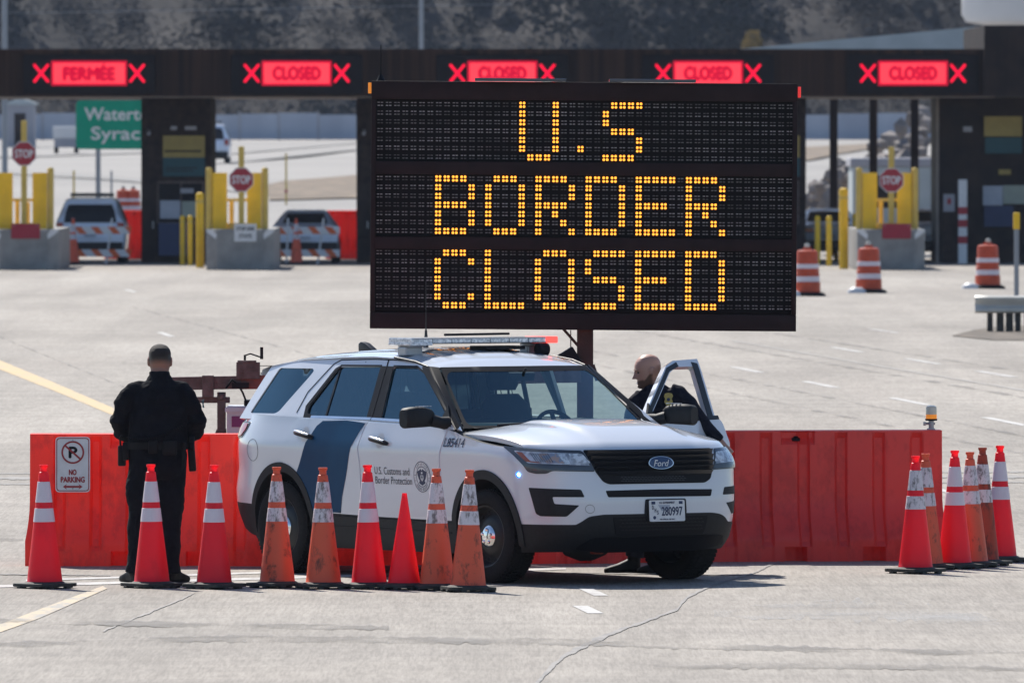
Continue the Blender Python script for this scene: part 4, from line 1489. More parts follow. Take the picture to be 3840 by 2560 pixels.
def officer_at_door():
    who = thing('person', 'bald bearded person in navy uniform with gold badge, behind the open driver door', 'person', (1.10, 101.3, 0))
    b = MB()
    T = Matrix.Translation((-.025, 0, 1.602)) @ Matrix.Rotation(R(190), 4, 'Z') @ Matrix.Rotation(R(13), 4, 'Y')
    head_mesh(b, T, 1.10)
    b.tube([(.06, .01, 1.40), (.035, .005, 1.50), (.01, 0, 1.57)], [.075, .064, .062], 16)
    b.rings([(.04, 0, .9, .16, .11), (.04, 0, 1.15, .17, .11), (.06, 0, 1.36, .18, .10), (.06, 0, 1.43, .12, .08)], 20)
    b.tube([(.20, 0, 1.40), (.365, -.03, 1.245), (.55, -.05, 1.035), (.585, -.05, .995)], [.05, .042, .032, .029], 10)
    hand_mesh(b, (.575, -.05, 1.005), Vector((.62, -.05, -.72)), Vector((.7, -.1, .65)), Vector((-.1, -1, .1)), .18, .22, 1)
    b.tube([(-.10, 0, 1.36), (-.17, -.08, 1.15), (-.26, -.20, 1.0)], [.05, .042, .032], 10)
    hand_mesh(b, (-.27, -.21, .99), Vector((-.8, -.5, -.2)), Vector((0, 0, 1)), Vector((.5, -.8, 0)), .18, .3, 1)
    b.tube([(.0, 0, .92), (-.08, .0, .5), (-.135, .06, .13)], [.09, .06, .045], 10)
    b.tube([(.09, 0, .92), (.10, -.03, .5), (.13, -.05, .1)], [.09, .06, .045], 10)
    me = remeshed(b, .0046, 1)
    me.materials.clear()
    Ti = T.inverted()
    body = put(me, 'body', 'skin_stubble', who)
    def sm(x, a_, b_):
        k = min(1, max(0, (x - a_) / (b_ - a_)))
        return k * k * (3 - 2 * k)
    att = me.attributes.new('stubble', 'FLOAT', 'POINT')
    for v in me.vertices:
        c = (Ti @ v.co) / 1.10
        w = 0.0
        if c.length < .2:
            line = -.050 + .035 * sm(c.x, .055, .0) if c.x < .055 else -.046
            w = sm(c.z, line, line - .018) * sm(c.x, -.025, .005) * sm(c.z, -.145, -.125)
            if abs(c.y) < .022 and -.060 < c.z and c.x > .07:
                w *= .6
        att.data[v.index].value = w
    for s in (-1, 1):
        q = MB()
        q.rings([(0, 0, -.008, .002, .006), (0, 0, 0, .008, .013), (0, 0, .008, .002, .006)], 12)
        q.v = [tuple(T @ (Vector((p[0] + .078, p[1] + s * .031, p[2] + .004)) * 1.10)) for p in q.v]
        q.build('eye', 'eye', body, 80)
        q = MB()
        q.tube([T @ (Vector((.090, s * .014, .020)) * 1.1), T @ (Vector((.090, s * .034, .025)) * 1.1), T @ (Vector((.078, s * .052, .020)) * 1.1)], [.004, .005, .003], 6)
        q.build('eyebrow', 'stubble', body, 80)
    q = MB()
    q.tube([T @ (Vector((.094, -.018, -.068)) * 1.1), T @ (Vector((.099, 0, -.068)) * 1.1), T @ (Vector((.094, .018, -.068)) * 1.1)], [.003, .004, .003], 6)
    q.build('mouth', 'white_film', body, 80)
    j = MB()
    j.rings([(.03, 0, .92, .20, .14), (.03, 0, 1.05, .20, .14), (.04, 0, 1.22, .205, .135), (.055, 0, 1.34, .205, .125), (.055, .0, 1.42, .165, .105), (.045, .005, 1.465, .105, .085), (.035, .005, 1.495, .083, .078)], 30)
    j.tube([(.15, 0, 1.43), (.215, -.005, 1.41), (.285, -.012, 1.345), (.365, -.03, 1.245), (.46, -.045, 1.13), (.54, -.05, 1.045)], [.075, .080, .075, .064, .054, .047], 16)
    j.tube([(-.06, 0, 1.40), (-.115, -.01, 1.345), (-.145, -.04, 1.25), (-.17, -.08, 1.15), (-.23, -.16, 1.04)], [.07, .076, .070, .062, .05], 16)
    j.tube([(-.045, -.03, 1.475), (-.01, -.072, 1.455), (.06, -.07, 1.475), (.10, -.02, 1.51)], [.016, .018, .018, .016], 8)
    me = remeshed(j, .008, 4, .010, (8, 8, 9), 5.0)
    put(me, 'shirt', 'cloth_navy2', who)
    t = MB()
    t.rings([(.03, 0, 1.0, .185, .13), (.03, 0, .88, .19, .14), (.02, 0, .8, .18, .13)], 24)
    t.tube([(-.03, 0, .9), (-.08, .0, .6), (-.10, .03, .4), (-.13, .06, .13)], [.11, .10, .085, .075], 16)
    t.tube([(.09, 0, .9), (.10, -.02, .6), (.11, -.04, .4), (.13, -.05, .09)], [.11, .10, .085, .078], 16)
    put(remeshed(t, .010, 3, .012, (6, 6, 5), 2.0), 'trousers', 'cloth_navy2', who)
    for hx, hy, d in ((-.105, .06, (-1, -.25)), (.155, -.05, (-1, -.2))):
        s = MB()
        boot(s, (hx, hy, 0), d, .27)
        put(remeshed(s, .007, 2), 'boot', 'leather', who)
    q = MB()
    sh = [(-.028, .045), (0, .052), (.028, .045), (.036, .025), (.026, .005), (.034, -.020), (.018, -.045), (0, -.054), (-.018, -.045), (-.034, -.020), (-.026, .005), (-.036, .025)]
    q.prism(sh, -.006, .008, 0, Matrix.Translation((.137, -.128, 1.378)) @ Matrix.Rotation(R(84), 4, 'X'))
    q.lathe([(.014, 0), (.010, .006), (0, .008)], 14, 1, Matrix.Translation((.137, -.136, 1.376)) @ Matrix.Rotation(R(90), 4, 'X'))
    q.build('badge', ['badge_gold', 'box_blue'], who, 40)

officer_standing()
officer_at_door()

# ------------------------------------------------------------------ traffic cones
def make_cone(name, body, collar, base, H=.93, collars=True, rtop=.036, rbot=.137, topmat=None):
    root = thing(name, 'x', 'traffic cone')
    q = MB()
    bw = .185 * (H / .93) ** .6
    q.prism(rounded([(-bw, -bw), (bw, -bw), (bw, bw), (-bw, bw)], .05), .014, .040)
    q.lathe([(rbot + .025, .038), (rbot + .012, .048), (rbot, .052)], 40, 0, None, False)
    for a in range(8):
        an = R(22.5 + 45 * a)
        q.box((bw * .92 * math.copysign(min(1, abs(math.cos(an)) * 1.25), math.cos(an)), bw * .92 * math.copysign(min(1, abs(math.sin(an)) * 1.25), math.sin(an)), .009), (.045, .045, .018))
    q.build('base', base, root, 40, .006)
    def rad(z):
        return rbot + (rtop - rbot) * (z - .045) / (H - .055 - .045)
    q = MB()
    pr = [(rbot + .012, .040), (rad(.06), .055)] + [(rad(z), z) for z in [.1 + (H - .16) * i / 14 for i in range(15)]]
    if collars:
        z1 = H - .06
        pr += [(rtop, z1), (rtop - .008, z1 + .006), (rtop - .009, H - .026), (rtop - .001, H - .016), (rtop - .001, H - .001), (rtop - .006, H)]
    else:
        pr += [(rad(H - .01), H - .008), (rad(H), H)]
    inner = [(max(.004, r - .0045), z) for r, z in pr[::-1]]
    q.lathe(pr + inner, 44, 0, None, False)
    q.build('cone_body', body, root, 40)
    if collars:
        for za, zb in ((.657, .815), (.508, .612)):
            q = MB()
            q.lathe([(rad(za) + .0005, za), (rad(za) + .0022, za + .001), (rad(zb) + .0022, zb - .001), (rad(zb) + .0005, zb)], 44, 0, None, False)
            q.build('reflective_collar', collar, root, 40)
    return root
protos = {}
G1 = 'traffic cones in the row along the front of the SUV'
G2 = 'traffic cones in the cluster by the right-hand barrier end'
CONES = [
    ('n', 103, 1350, 40, 'clean fluorescent red cone below the no parking sign, at the row\'s left end', G1),
    ('n', 349, 1349, 35, 'clean fluorescent red cone right in front of the standing officer\'s legs', G1),
    ('n', 492, 1351, 52, 'clean fluorescent red cone between the standing officer and the SUV\'s rear bumper', G1),
    ('o', 637, 1349, 38, 'dull orange cone with grimy collars in front of the SUV\'s rear wheel', G1),
    ('o', 743, 1351, 20, 'dull orange cone with stained collars in front of the SUV\'s blue door stripe', G1),
    ('n', 848, 1351, 30, 'clean fluorescent red cone just left of the Customs lettering on the SUV door', G1),
    ('s', 928, 1353, 47, 'short plain red cone without collars, under the lettering on the SUV door', G1),
    ('o', 1005, 1354, 24, 'dull orange cone with grimy collars, overlapped by its neighbour at the SUV\'s front wheel', G1),
    ('o', 1075, 1358, 15, 'dull orange cone with speckled dirty collars, directly in front of the SUV\'s front wheel', G1),
    ('m', 2103, 1316, 42, 'fluorescent red cone with a scuffed upper collar, foremost of the cluster at the barrier end', G2),
    ('o', 2128, 1307, 20, 'orange cone tucked close behind the foremost cone of the cluster', G2),
    ('n', 2193, 1305, 33, 'clean fluorescent red cone in the middle of the cluster beside the barrier end', G2),
    ('o', 2231, 1302, 10, 'orange cone with grey smeared collars, just right of the clean middle cone', G2),
    ('f', 2256, 1298, 50, 'filthiest cone, brown orange with a black top and blackened collars', G2),
    ('n', 2297, 1290, 28, 'clean fluorescent red cone standing apart at the far end of the cluster', G2),
]
KIND = {'n': ('cone_new', 'collar_new', 'cone_base', .945), 'o': ('cone_old', 'collar_old', 'cone_base', .925), 's': ('cone_new', None, 'cone_base', .735), 'm': ('cone_new', 'collar_old', 'cone_base', .93), 'f': ('cone_filthy', 'collar_old', 'cone_base', .95)}
for k, u, v, rot, lab, grp in CONES:
    if k not in protos:
        a, c, b, h = KIND[k]
        o = protos[k] = make_cone('traffic_cone', a, c, b, h, c is not None, .036 if c else .026, .137 if c else .126)
    else:
        o = copy_tree(protos[k])
    o.location = gnd(u, v)
    o.rotation_euler = (R(random.uniform(-.6, .6)), R(random.uniform(-.8, .8)), R(rot))
    tag(o, lab, 'traffic cone', grp)

# ------------------------------------------------------------------ water-filled barriers
def barrier_mesh(L=1.98, name='plastic_barrier', m='barrier_red', parent=None):
    grooves = [.25 + .305 * i for i in range(6)]
    notch = [.78, 1.413]
    xs = sorted(set([round(L * i / 150, 4) for i in range(151)]))
    zs = [0, .02, .05, .08, .115, .119, .16, .20, .24, .28, .33, .38, .44, .5, .56, .62, .70, .78, .86, .93, .945, 1.0, 1.045, 1.058]
    def half(z):
        if z > .52: return .115 + .03 * max(0, (1.06 - z)) * .4
        if z < .20: return .235 - .0 * z
        t = (z - .20) / .32
        return .235 + (.1215 - .235) * (1 - (1 - t) ** 1.8)
    def depth(x, z):
        h = half(z)
        for g in grooves:
            d = abs(x - g)
            if z > .14 and z < 1.03:
                h -= .048 * min(1, max(0, (.050 - d) / .014))
            elif z <= .14:
                h -= .010 * min(1, max(0, (.052 - d) / .016))
        for n_ in notch:
            if z < .117 and abs(x - n_) < .085:
                h -= .15
        if .95 < z < 1.05 and abs(x - (L - 1.17)) < .135:
            h -= .05
        return max(.03, h)
    b = MB()
    def fr(u, v):
        i, j = int(round(u * (len(xs) - 1))), int(round(v * (len(zs) - 1)))
        return xs[i], zs[j]
    def f1(u, v):
        x, z = fr(u, v)
        xe = x + (-(half(z) - .115) * .30 if x == xs[0] else 0) + ((half(z) - .115) * .30 if x == xs[-1] else 0)
        return Vector((xe, -depth(x, z), z))
    b.grid(len(xs), len(zs), f1)
    b.grid(len(xs), len(zs), lambda u, v: Vector((f1(u, v).x, -f1(u, v).y, f1(u, v).z)))
    def join(u, v, j):
        x = xs[int(round(u * (len(xs) - 1)))]
        d = depth(x, zs[j])
        return Vector((x, -d + 2 * d * v, zs[j] + (.006 * math.sin(math.pi * v) if j else 0)))
    b.grid(len(xs), 5, lambda u, v: join(u, v, len(zs) - 1))
    for e in (0, len(xs) - 1):
        b.grid(5, len(zs), lambda u, v: Vector((f1(0 if e == 0 else 1, v).x, -depth(xs[e], fr(0, v)[1]) * (1 - 2 * u), fr(0, v)[1])))
    return b.build(name, m, parent, 32)
def barrier(x0, y0, x1, y1, m, label):
    a = math.atan2(y1 - y0, x1 - x0)
    t = thing('plastic_barrier', label, 'barrier', (x0, y0, 0), a, 'water filled barriers across the road')
    o = barrier_mesh(1.98, 'barrier_shell', m, t)
    o.scale = (math.hypot(x1 - x0, y1 - y0) / 1.98, 1, 1)
    q = MB()
    q.lathe([(.035, .975), (.035, 1.0), (.02, 1.005), (.018, 1.015)], 14, 0, Matrix.Translation((.82, -.075, 0)))
    q.build('fill_cap', 'ink_black', t, 40)
    return t
BY = 103.15
barrier(-3.88, BY + .06, -1.99, BY + .02, 'barrier_red', 'bright red barrier behind the standing officer, with the no parking sign on it')
barrier(-1.96, BY + .10, -.10, BY + .42, 'barrier_red', 'red barrier mostly hidden behind the rear half of the SUV')
barrier(-.06, BY + .55, 1.46, BY + .80, 'barrier_faded', 'red barrier hidden behind the SUV\'s bonnet and open door')
barrier(1.49, BY + 1.05, 3.49, BY + 1.35, 'barrier_faded', 'faded red barrier with the beacon lamp on its top, right of the SUV')

def no_parking():
    p0 = at(127 * 1.63265, 1003 * 1.63265, BY - .20)
    p1 = at(207 * 1.63265, 1130 * 1.63265, BY - .20)
    cx, cz, w, h = (p0.x + p1.x) / 2, (p0.z + p1.z) / 2, p1.x - p0.x, p0.z - p1.z
    t = thing('no_parking_sign', 'white NO PARKING sign with red lettering fixed to the red barrier', 'sign', (cx, BY - .19, cz))
    t.rotation_euler = (R(-3), 0, 0)
    F = front_plane(0)
    q = MB()
    patch(q, rounded([(-w / 2, -h / 2), (w / 2, -h / 2), (w / 2, h / 2), (-w / 2, h / 2)], .035, 6), F, 0, .003, (), .1, 0)
    o1 = rounded([(-w / 2 + .008, -h / 2 + .008), (w / 2 - .008, -h / 2 + .008), (w / 2 - .008, h / 2 - .008), (-w / 2 + .008, h / 2 - .008)], .03, 6)
    o2 = rounded([(-w / 2 + .015, -h / 2 + .015), (w / 2 - .015, -h / 2 + .015), (w / 2 - .015, h / 2 - .015), (-w / 2 + .015, h / 2 - .015)], .026, 6)
    patch(q, o1, F, .001, 0, (o2,), .1, 1)
    b = q.build('sign_plate', ['sign_white', 'sign_red'], t)
    q = MB()
    cz_ = .098
    lettering(q, 'P', F, .002, cz_, .062, .085, .0015, 1, 0, .005)
    patch(q, circle(0, cz_, .092, 40), F, .003, 0, (circle(0, cz_, .078, 40),), .05, 0)
    patch(q, ribbon([(-.062, cz_ + .055), (.062, cz_ - .055)], .015), F, .0034, 0, (), .1, 0)
    q.build('prohibition_symbol', ['sign_red', 'ink_black'], t)
    q = MB()
    lettering(q, 'NO', F, 0, -.062, .058, .043, .002, 0, 0, .0025)
    lettering(q, 'PARKING', F, 0, -.121, .190, .043, .002, 0, 0, .0025)
    patch(q, [(-.080, -.178), (-.045, -.155), (-.055, -.170), (.055, -.170), (.045, -.155), (.080, -.178), (.045, -.201), (.055, -.186), (-.055, -.186), (-.045, -.201)], F, .002, 0, (), .1, 0)
    for z in (h / 2 - .03, -h / 2 + .03):
        q.lathe([(.007, 0), (.006, .004), (0, .005)], 10, 1, Matrix.Translation((0, -.001, z)) @ Matrix.Rotation(R(90), 4, 'X'))
    q.build('sign_lettering', ['sign_red', 'galv'], t)
no_parking()

def beacon():
    p = at(2139 * 1.63265, 985 * 1.63265, BY + 1.33)
    t = thing('beacon_lamp', 'small amber and clear beacon lamp clamped on the barrier\'s top corner', 'beacon', (p.x, p.y, 1.062))
    q = MB()
    q.bb(-.035, .03, -.03, .03, 0, .012)
    q.tube([(0, 0, .01), (0, 0, .075)], .022, 12)
    q.tube([(-.06, 0, .05), (.03, 0, .05)], .010, 8)
    q.bb(-.065, -.045, -.02, .02, .035, .065)
    q.build('bracket', 'galv', t, 40, .002)
    q = MB()
    q.lathe([(.046, .074), (.050, .080), (.050, .090)], 24)
    q.build('lamp_base', 'ink_black', t, 40)
    q = MB()
    q.lathe([(.046, .090), (.046, .125)], 24)
    q.build('amber_ring', 'orange_lamp', t, 40)
    q = MB()
    q.lathe([(.0455, .125), (.0445, .175), (.040, .190), (.025, .197), (0, .198)], 24)
    q.build('clear_dome', 'clear_dome', t, 40)
beacon()

# ------------------------------------------------------------------ message board trailer
GL = {'U': ['10001'] * 6 + ['01110'], 'S': ['01111', '10000', '10000', '01110', '00001', '00001', '11110'], '.': ['0', '0', '0', '0', '0', '1', '0'],
      'B': ['11110', '10001', '10001', '11110', '10001', '10001', '11110'], 'O': ['01110'] + ['10001'] * 5 + ['01110'], 'R': ['11110', '10001', '10001', '11110', '10100', '10010', '10001'],
      'D': ['11110'] + ['10001'] * 5 + ['11110'], 'E': ['11111', '10000', '10000', '11110', '10000', '10000', '11111'], 'C': ['01110', '10001', '10000', '10000', '10000', '10001', '01110'], 'L': ['10000'] * 6 + ['11111']}
def message_board():
    Y = 106.7
    t = thing('message_board_trailer', 'large black message board reading U.S BORDER CLOSED in amber, on a mast', 'message board', (.598, Y, 0))
    B = bpy.data.objects.new('sign_panel', None)
    ZC = 2.874
    def tilt(mb):
        T = Matrix.Translation((0, 0, ZC)) @ Matrix.Rotation(.0072, 4, 'Y')
        mb.v = [tuple(T @ Vector(p)) for p in mb.v]
        return mb
    hw, hh = 1.775, 1.03
    q = MB()
    q.bb(-hw, hw, -.04, .16, -hh, hh, 0)
    q.bb(-hw, hw, -.105, -.04, .88, hh, 0)
    q.bb(-hw, hw, -.105, -.04, -hh, -.895, 0)
    rows = [(.370, .875), (-.258, .252), (-.885, -.373)]
    for z0, z1 in ((.257, .363), (-.366, -.265)):
        q.bb(-hw, hw, -.100, -.04, z0, z1, 0)
    q.bb(-hw, -hw + .04, -.102, -.04, -.89, .88, 0)
    q.bb(hw - .04, hw, -.102, -.04, -.89, .88, 0)
    body = tilt(q).build('sign_cabinet', 'vms_black', t, 40, .004)
    q = MB()
    PX, RZ = .0696, .0728
    X0 = -1.701
    lit = set()
    text = [[('U', 17), ('.', 24), ('S', 27)], [(c, 7 + 6 * i) for i, c in enumerate('BORDER')], [(c, 7 + 6 * i) for i, c in enumerate('CLOSED')]]
    for li, ln in enumerate(text):
        for ch, c0 in ln:
            for r, row in enumerate(GL[ch]):
                for c, v in enumerate(row):
                    if v == '1':
                        lit.add((li, r, c0 + c))
    for li in range(3):
        z0 = .839 - .617 * li
        q.bb(-hw + .04, hw - .04, -.060, -.041, z0 - 6 * RZ - .045, z0 + .045, 0)
    for li in range(3):
        z0 = .839 - .617 * li
        for r in range(7):
            for c in range(50):
                if (li, r, c) in lit:
                    continue
                x, z = X0 + PX * c, z0 - RZ * r
                for dx in (-.0135, .0135):
                    for dz in (-.0125, .0125):
                        q.bb(x + dx - .0095, x + dx + .0095, -.066, -.058, z + dz - .0042, z + dz + .0042, 1)
    tilt(q).build('display_panel', ['vms_panel', 'led_off'], t)
    for li, ln in enumerate(text):
        z0 = .839 - .617 * li
        for ch, c0 in ln:
            q = MB()
            for r, row in enumerate(GL[ch]):
                for c, v in enumerate(row):
                    if v != '1':
                        continue
                    x, z = X0 + PX * (c0 + c), z0 - RZ * r
                    q.box((x, -.0602, z), (PX * 1.02, .0008, RZ * 1.02), 1)
                    for dx in (-.0142, .0142):
                        for dz in (-.0148, .0148):
                            q.lathe([(.0112, 0), (.0107, .008), (.0065, .012), (0, .0125)], 10, 0, Matrix.Translation((x + dx, -.060, z + dz)) @ Matrix.Rotation(R(90), 4, 'X'), False)
            o = tilt(q).build('lit_letter' if ch != '.' else 'lit_dot', ['led_on', 'vms_panel'], t, 50)
            o['label'] = 'amber lit ' + ('letter ' + ch if ch != '.' else 'full stop')
    q = MB()
    q.bb(-hw + .86, -hw + 1.62, -.20, .45, hh + .004, hh + .030)
    q.bb(-hw + 1.98, -hw + 2.70, -.20, .45, hh + .004, hh + .030)
    tilt(q).build('solar_panel', 'solar', t, None, .004)
    q = MB()
    q.bb(-hw - .028, -hw - .001, -.10, -.04, .925, 1.015)
    tilt(q).build('marker_lamp', 'orange_lamp', t, None, .004)
    q = MB()
    q.bb(hw + .001, hw + .026, -.10, -.04, .915, 1.005)
    tilt(q).build('marker_lamp', 'red_lamp', t, None, .004)
    q = MB()
    q.tube([(-hw + .075, .05, hh), (-hw + .075, .05, hh + .05)], [.04, .015], 10)
    q.tube([(-hw + .075, .05, hh + .05), (-hw + .075, .05, hh + .14), (-hw + .075, .05, hh + .30)], [.008, .006, .004], 6)
    tilt(q).build('aerial', 'ink_black', t, 50)
    q = MB()
    mx = .012
    q.bb(mx - .068, mx + .068, .03, .16, .5, 2.4)
    q.build('mast', 'rust_post', t, None, .01)
    q = MB()
    q.tube([(mx - .19, .02, 1.86), (mx - .05, .05, 1.70)], .012, 8)
    q.build('mast_strut', 'rust_post', t, 50)
    q = MB()
    q.tube([(mx - .12, .02, 1.84), (mx - .12, .02, 1.62)], .005, 6)
    q.build('chain', 'rust_post', t, 50)
    q = MB()
    q.tube([(mx + .06, .05, 1.55), (mx + .105, .05, 1.42)], .02, 8)
    q.build('latch', 'rust_post', t, 50)
    q = MB()
    q.box((mx - .14, .02, 1.60), (.17, .14, .15), 0, (0, R(-32), 0))
    q.box((mx - .20, .0, 1.62), (.03, .10, .06), 0, (0, R(-32), 0))
    q.build('camera_box', 'ink_black', t, None, .015)
    # drawbar, winch, leg, cabinet and chassis
    q = MB()
    q.box((-1.735, .02, 1.428), (3.43, .12, .11), 0, (0, R(-1.08), 0))
    q.bb(-3.35, -2.95, -.03, .05, 1.235, 1.285)
    q.build('lift_bar', 'grimy_steel', t, None, .006)
    q = MB()
    q.box((-2.40, .02, 1.4155), (.92, .128, .116), 0, (0, R(-1.08), 0))
    q.build('bar_sleeve', 'red_steel', t, None, .006)
    q = MB()
    q.bb(-3.18, -3.085, -.09, .09, 1.285, 1.465)
    q.tube([(-3.11, -.10, 1.375), (-3.11, .1, 1.375)], .012, 10)
    q.build('clamp', 'grimy_steel', t, None, .008)
    q = MB()
    q.bb(-2.895, -2.70, -.08, .10, 1.435, 1.575)
    q.bb(-2.885, -2.73, -.085, .08, 1.570, 1.590)
    for dx, dz in ((-.05, .045), (.03, .02), (-.05, -.02), (-.07, .01)):
        q.tube([(-2.80 + dx, -.10, 1.51 + dz), (-2.80 + dx, 0, 1.51 + dz)], .008, 8)
    w = q.build('winch', 'grimy_steel', t, None, .006)
    q = MB()
    q.tube([(-2.825, 0, 1.58), (-2.825, 0, 1.635)], .010, 8)
    q.tube([(-2.825, 0, 1.630), (-2.78, 0, 1.645), (-2.69, 0, 1.615), (-2.685, 0, 1.61)], .007, 6)
    q.tube([(-2.685, 0, 1.60), (-2.685, 0, 1.70)], .014, 10)
    q.build('crank', 'ink_black', w, 50)
    q = MB()
    q.tube([(-2.70, 0, 1.545), (-.05, .05, 1.52)], .003, 5)
    q.build('winch_cable', 'ink_black', w, 50)
    q = MB()
    q.bb(-3.055, -2.985, -.05, .05, .55, 1.325)
    q.prism([(-3.06, 1.02), (-3.10, .9), (-2.98, .9), (-2.98, 1.02)], -.055, .055, 0, Matrix(((1, 0, 0, 0), (0, 0, -1, 0), (0, 1, 0, 0), (0, 0, 0, 1))))
    q.lathe([(.035, 0), (.03, .01), (.016, .02), (0, .022)], 18, 0, Matrix.Translation((-3.02, -.05, 1.29)) @ Matrix.Rotation(R(90), 4, 'X'))
    q.build('support_leg', 'grimy_steel', t, None, .004)
    q = MB()
    q.tube([(-2.95, -.07, 1.40), (-2.98, -.09, 1.36), (-2.93, -.09, 1.43), (-2.88, -.09, 1.39), (-2.84, -.08, 1.32), (-2.80, -.05, 1.21)], .009, 8)
    q.bb(-2.93, -2.79, -.10, -.06, 1.36, 1.405)
    q.build('power_cable', 'ink_black', t, 50)
    q = MB()
    q.bb(-2.97, -1.9, -.25, .45, .62, 1.21, 0)
    q.bb(-2.985, -1.88, -.27, .47, 1.165, 1.20, 0)
    q.prism([(-2.93, 1.13), (-2.83, 1.13), (-2.70, 1.06), (-2.70, 1.04), (-2.93, 1.04)], .252, .256, 1, Matrix(((1, 0, 0, 0), (0, 0, -1, 0), (0, 1, 0, 0), (0, 0, 0, 1))))
    q.prism([(-2.83, 1.13), (-2.4, 1.13), (-2.4, 1.07), (-2.70, 1.06)], .252, .256, 2, Matrix(((1, 0, 0, 0), (0, 0, -1, 0), (0, 1, 0, 0), (0, 0, 0, 1))))
    q.build('battery_cabinet', ['cabinet_white', 'purple', 'ink_black'], t)
    q = MB()
    q.bb(-2.83, -2.45, -.15, .3, 1.212, 1.26)
    q.build('control_box', 'ink_black', t, None, .01)
    q = MB()
    for y in (-.55, .75):
        q.bb(-3.1, 1.7, y - .04, y + .04, .5, .6)
    for x in (-3.06, -1.2, .0, 1.66):
        q.bb(x - .04, x + .04, -.51, .71, .505, .595)
    for y in (-.78, .98):
        q.tube([(-.4, y - .09, .33), (-.4, y + .09, .33)], .33, 28)
    q.tube([(-.4, -.8, .33), (-.4, 1.0, .33)], .035, 8)
    q.bb(-.44, -.36, -.5, .7, .33, .52)
    for x in (-3.0, 1.6):
        q.tube([(x, -.5, .5), (x, -.5, .01)], .035, 8)
        q.tube([(x, .7, .5), (x, .7, .01)], .035, 8)
    q.build('chassis', 'rust_post', t, 40)
message_board()

# ------------------------------------------------------------------ ground, markings, hill
def ground_material():
    m, t, b = _new('asphalt_pale')
    tc = t.nodes.new('ShaderNodeTexCoord')
    def noi(scale, stretch, detail=4, rough=.6):
        mp = t.nodes.new('ShaderNodeMapping')
        mp.inputs['Scale'].default_value = stretch
        L(t, tc.outputs['Object'], mp.inputs[0])
        n = t.nodes.new('ShaderNodeTexNoise')
        n.inputs['Scale'].default_value = scale
        n.inputs['Detail'].default_value = detail
        n.inputs['Roughness'].default_value = rough
        L(t, mp.outputs[0], n.inputs['Vector'])
        return n.outputs['Fac']
    def ramp(f, p0, p1, c0, c1):
        r = t.nodes.new('ShaderNodeValToRGB')
        r.color_ramp.elements[0].position, r.color_ramp.elements[1].position = p0, p1
        r.color_ramp.elements[0].color, r.color_ramp.elements[1].color = (*c0, 1), (*c1, 1)
        L(t, f, r.inputs[0])
        return r.outputs[0]
    def mul(a, b_, f=1.0):
        x = t.nodes.new('ShaderNodeMixRGB')
        x.blend_type = 'MULTIPLY'
        x.inputs[0].default_value = f
        L(t, a, x.inputs[1])
        L(t, b_, x.inputs[2])
        return x.outputs[0]
    c = ramp(noi(.35, (1, .12, 1), 5), .3, .72, (.288, .258, .226), (.368, .337, .298))
    c = mul(c, ramp(noi(1.0, (.35, .9, 1), 6, .7), .32, .62, (.86, .86, .86), (1.04, 1.04, 1.03)), .8)
    c = mul(c, ramp(noi(2.2, (.10, .35, 1), 5, .65), .38, .58, (.86, .86, .87), (1.04, 1.04, 1.04)), .6)
    c = mul(c, ramp(noi(.55, (.25, .06, 1), 4, .6), .40, .60, (.84, .835, .83), (1.04, 1.04, 1.04)), 1.0)
    c = mul(c, ramp(noi(.9, (.9, .035, 1), 3, .55), .42, .60, (.86, .86, .86), (1.03, 1.03, 1.03)), .8)
    c = mul(c, ramp(noi(9, (1, .06, 1), 3, .75), .34, .62, (.86, .855, .85), (1.06, 1.06, 1.06)), 1.0)
    c = mul(c, ramp(noi(42, (1, .03, 1), 2, .8), .36, .60, (.70, .69, .69), (1.10, 1.10, 1.10)), .6)
    L(t, c, b.inputs['Base Color'])
    b.inputs['Roughness'].default_value = .82
    b.inputs['Specular IOR Level'].default_value = .35
    return m
M['asphalt_pale'] = ground_material()
M['line_yellow'] = scuffed('line_yellow', (.49, .36, .19), (.38, .32, .24), .35, 3, .8, 0, (2, .5, 1))
M['line_yellow_worn'] = scuffed('line_yellow_worn', (.48, .39, .27), (.32, .30, .27), .55, 3, .8, 0, (2, .5, 1))
M['line_white'] = scuffed('line_white', (.46, .45, .435), (.35, .33, .32), .5, 2.5, .8, 0, (2, .5, 1))
M['tar'] = mat('tar', (.19, .18, .172), (.28, .262, .245), 2.5, .8)
M['far_asphalt_pale'] = mat('far_asphalt_pale', (.265, .252, .24), (.215, .206, .198), .05, .85, stretch=(.4, 1, 1))
M['far_asphalt'] = mat('far_asphalt', (.20, .195, .19), (.24, .23, .225), .3, .85)
def worn_film(name, col, cover):
    m, t, b = _new(name)
    tc = t.nodes.new('ShaderNodeTexCoord')
    mp = t.nodes.new('ShaderNodeMapping')
    mp.inputs['Scale'].default_value = (.6, .25, 1)
    L(t, tc.outputs['Object'], mp.inputs[0])
    n = t.nodes.new('ShaderNodeTexNoise')
    n.inputs['Scale'].default_value = 2.2
    n.inputs['Detail'].default_value = 6
    L(t, mp.outputs[0], n.inputs['Vector'])
    r = t.nodes.new('ShaderNodeValToRGB')
    r.color_ramp.elements[0].position, r.color_ramp.elements[1].position = .42, .70
    r.color_ramp.elements[0].color = (0, 0, 0, 1)
    r.color_ramp.elements[1].color = (cover, cover, cover, 1)
    L(t, n.outputs['Fac'], r.inputs[0])
    b.inputs['Base Color'].default_value = (*col, 1)
    b.inputs['Roughness'].default_value = .8
    tp = t.nodes.new('ShaderNodeBsdfTransparent')
    x = t.nodes.new('ShaderNodeMixShader')
    L(t, r.outputs[0], x.inputs[0])
    L(t, tp.outputs[0], x.inputs[1])
    L(t, b.outputs[0], x.inputs[2])
    L(t, x.outputs[0], t.nodes['Material Output'].inputs['Surface'])
    return m
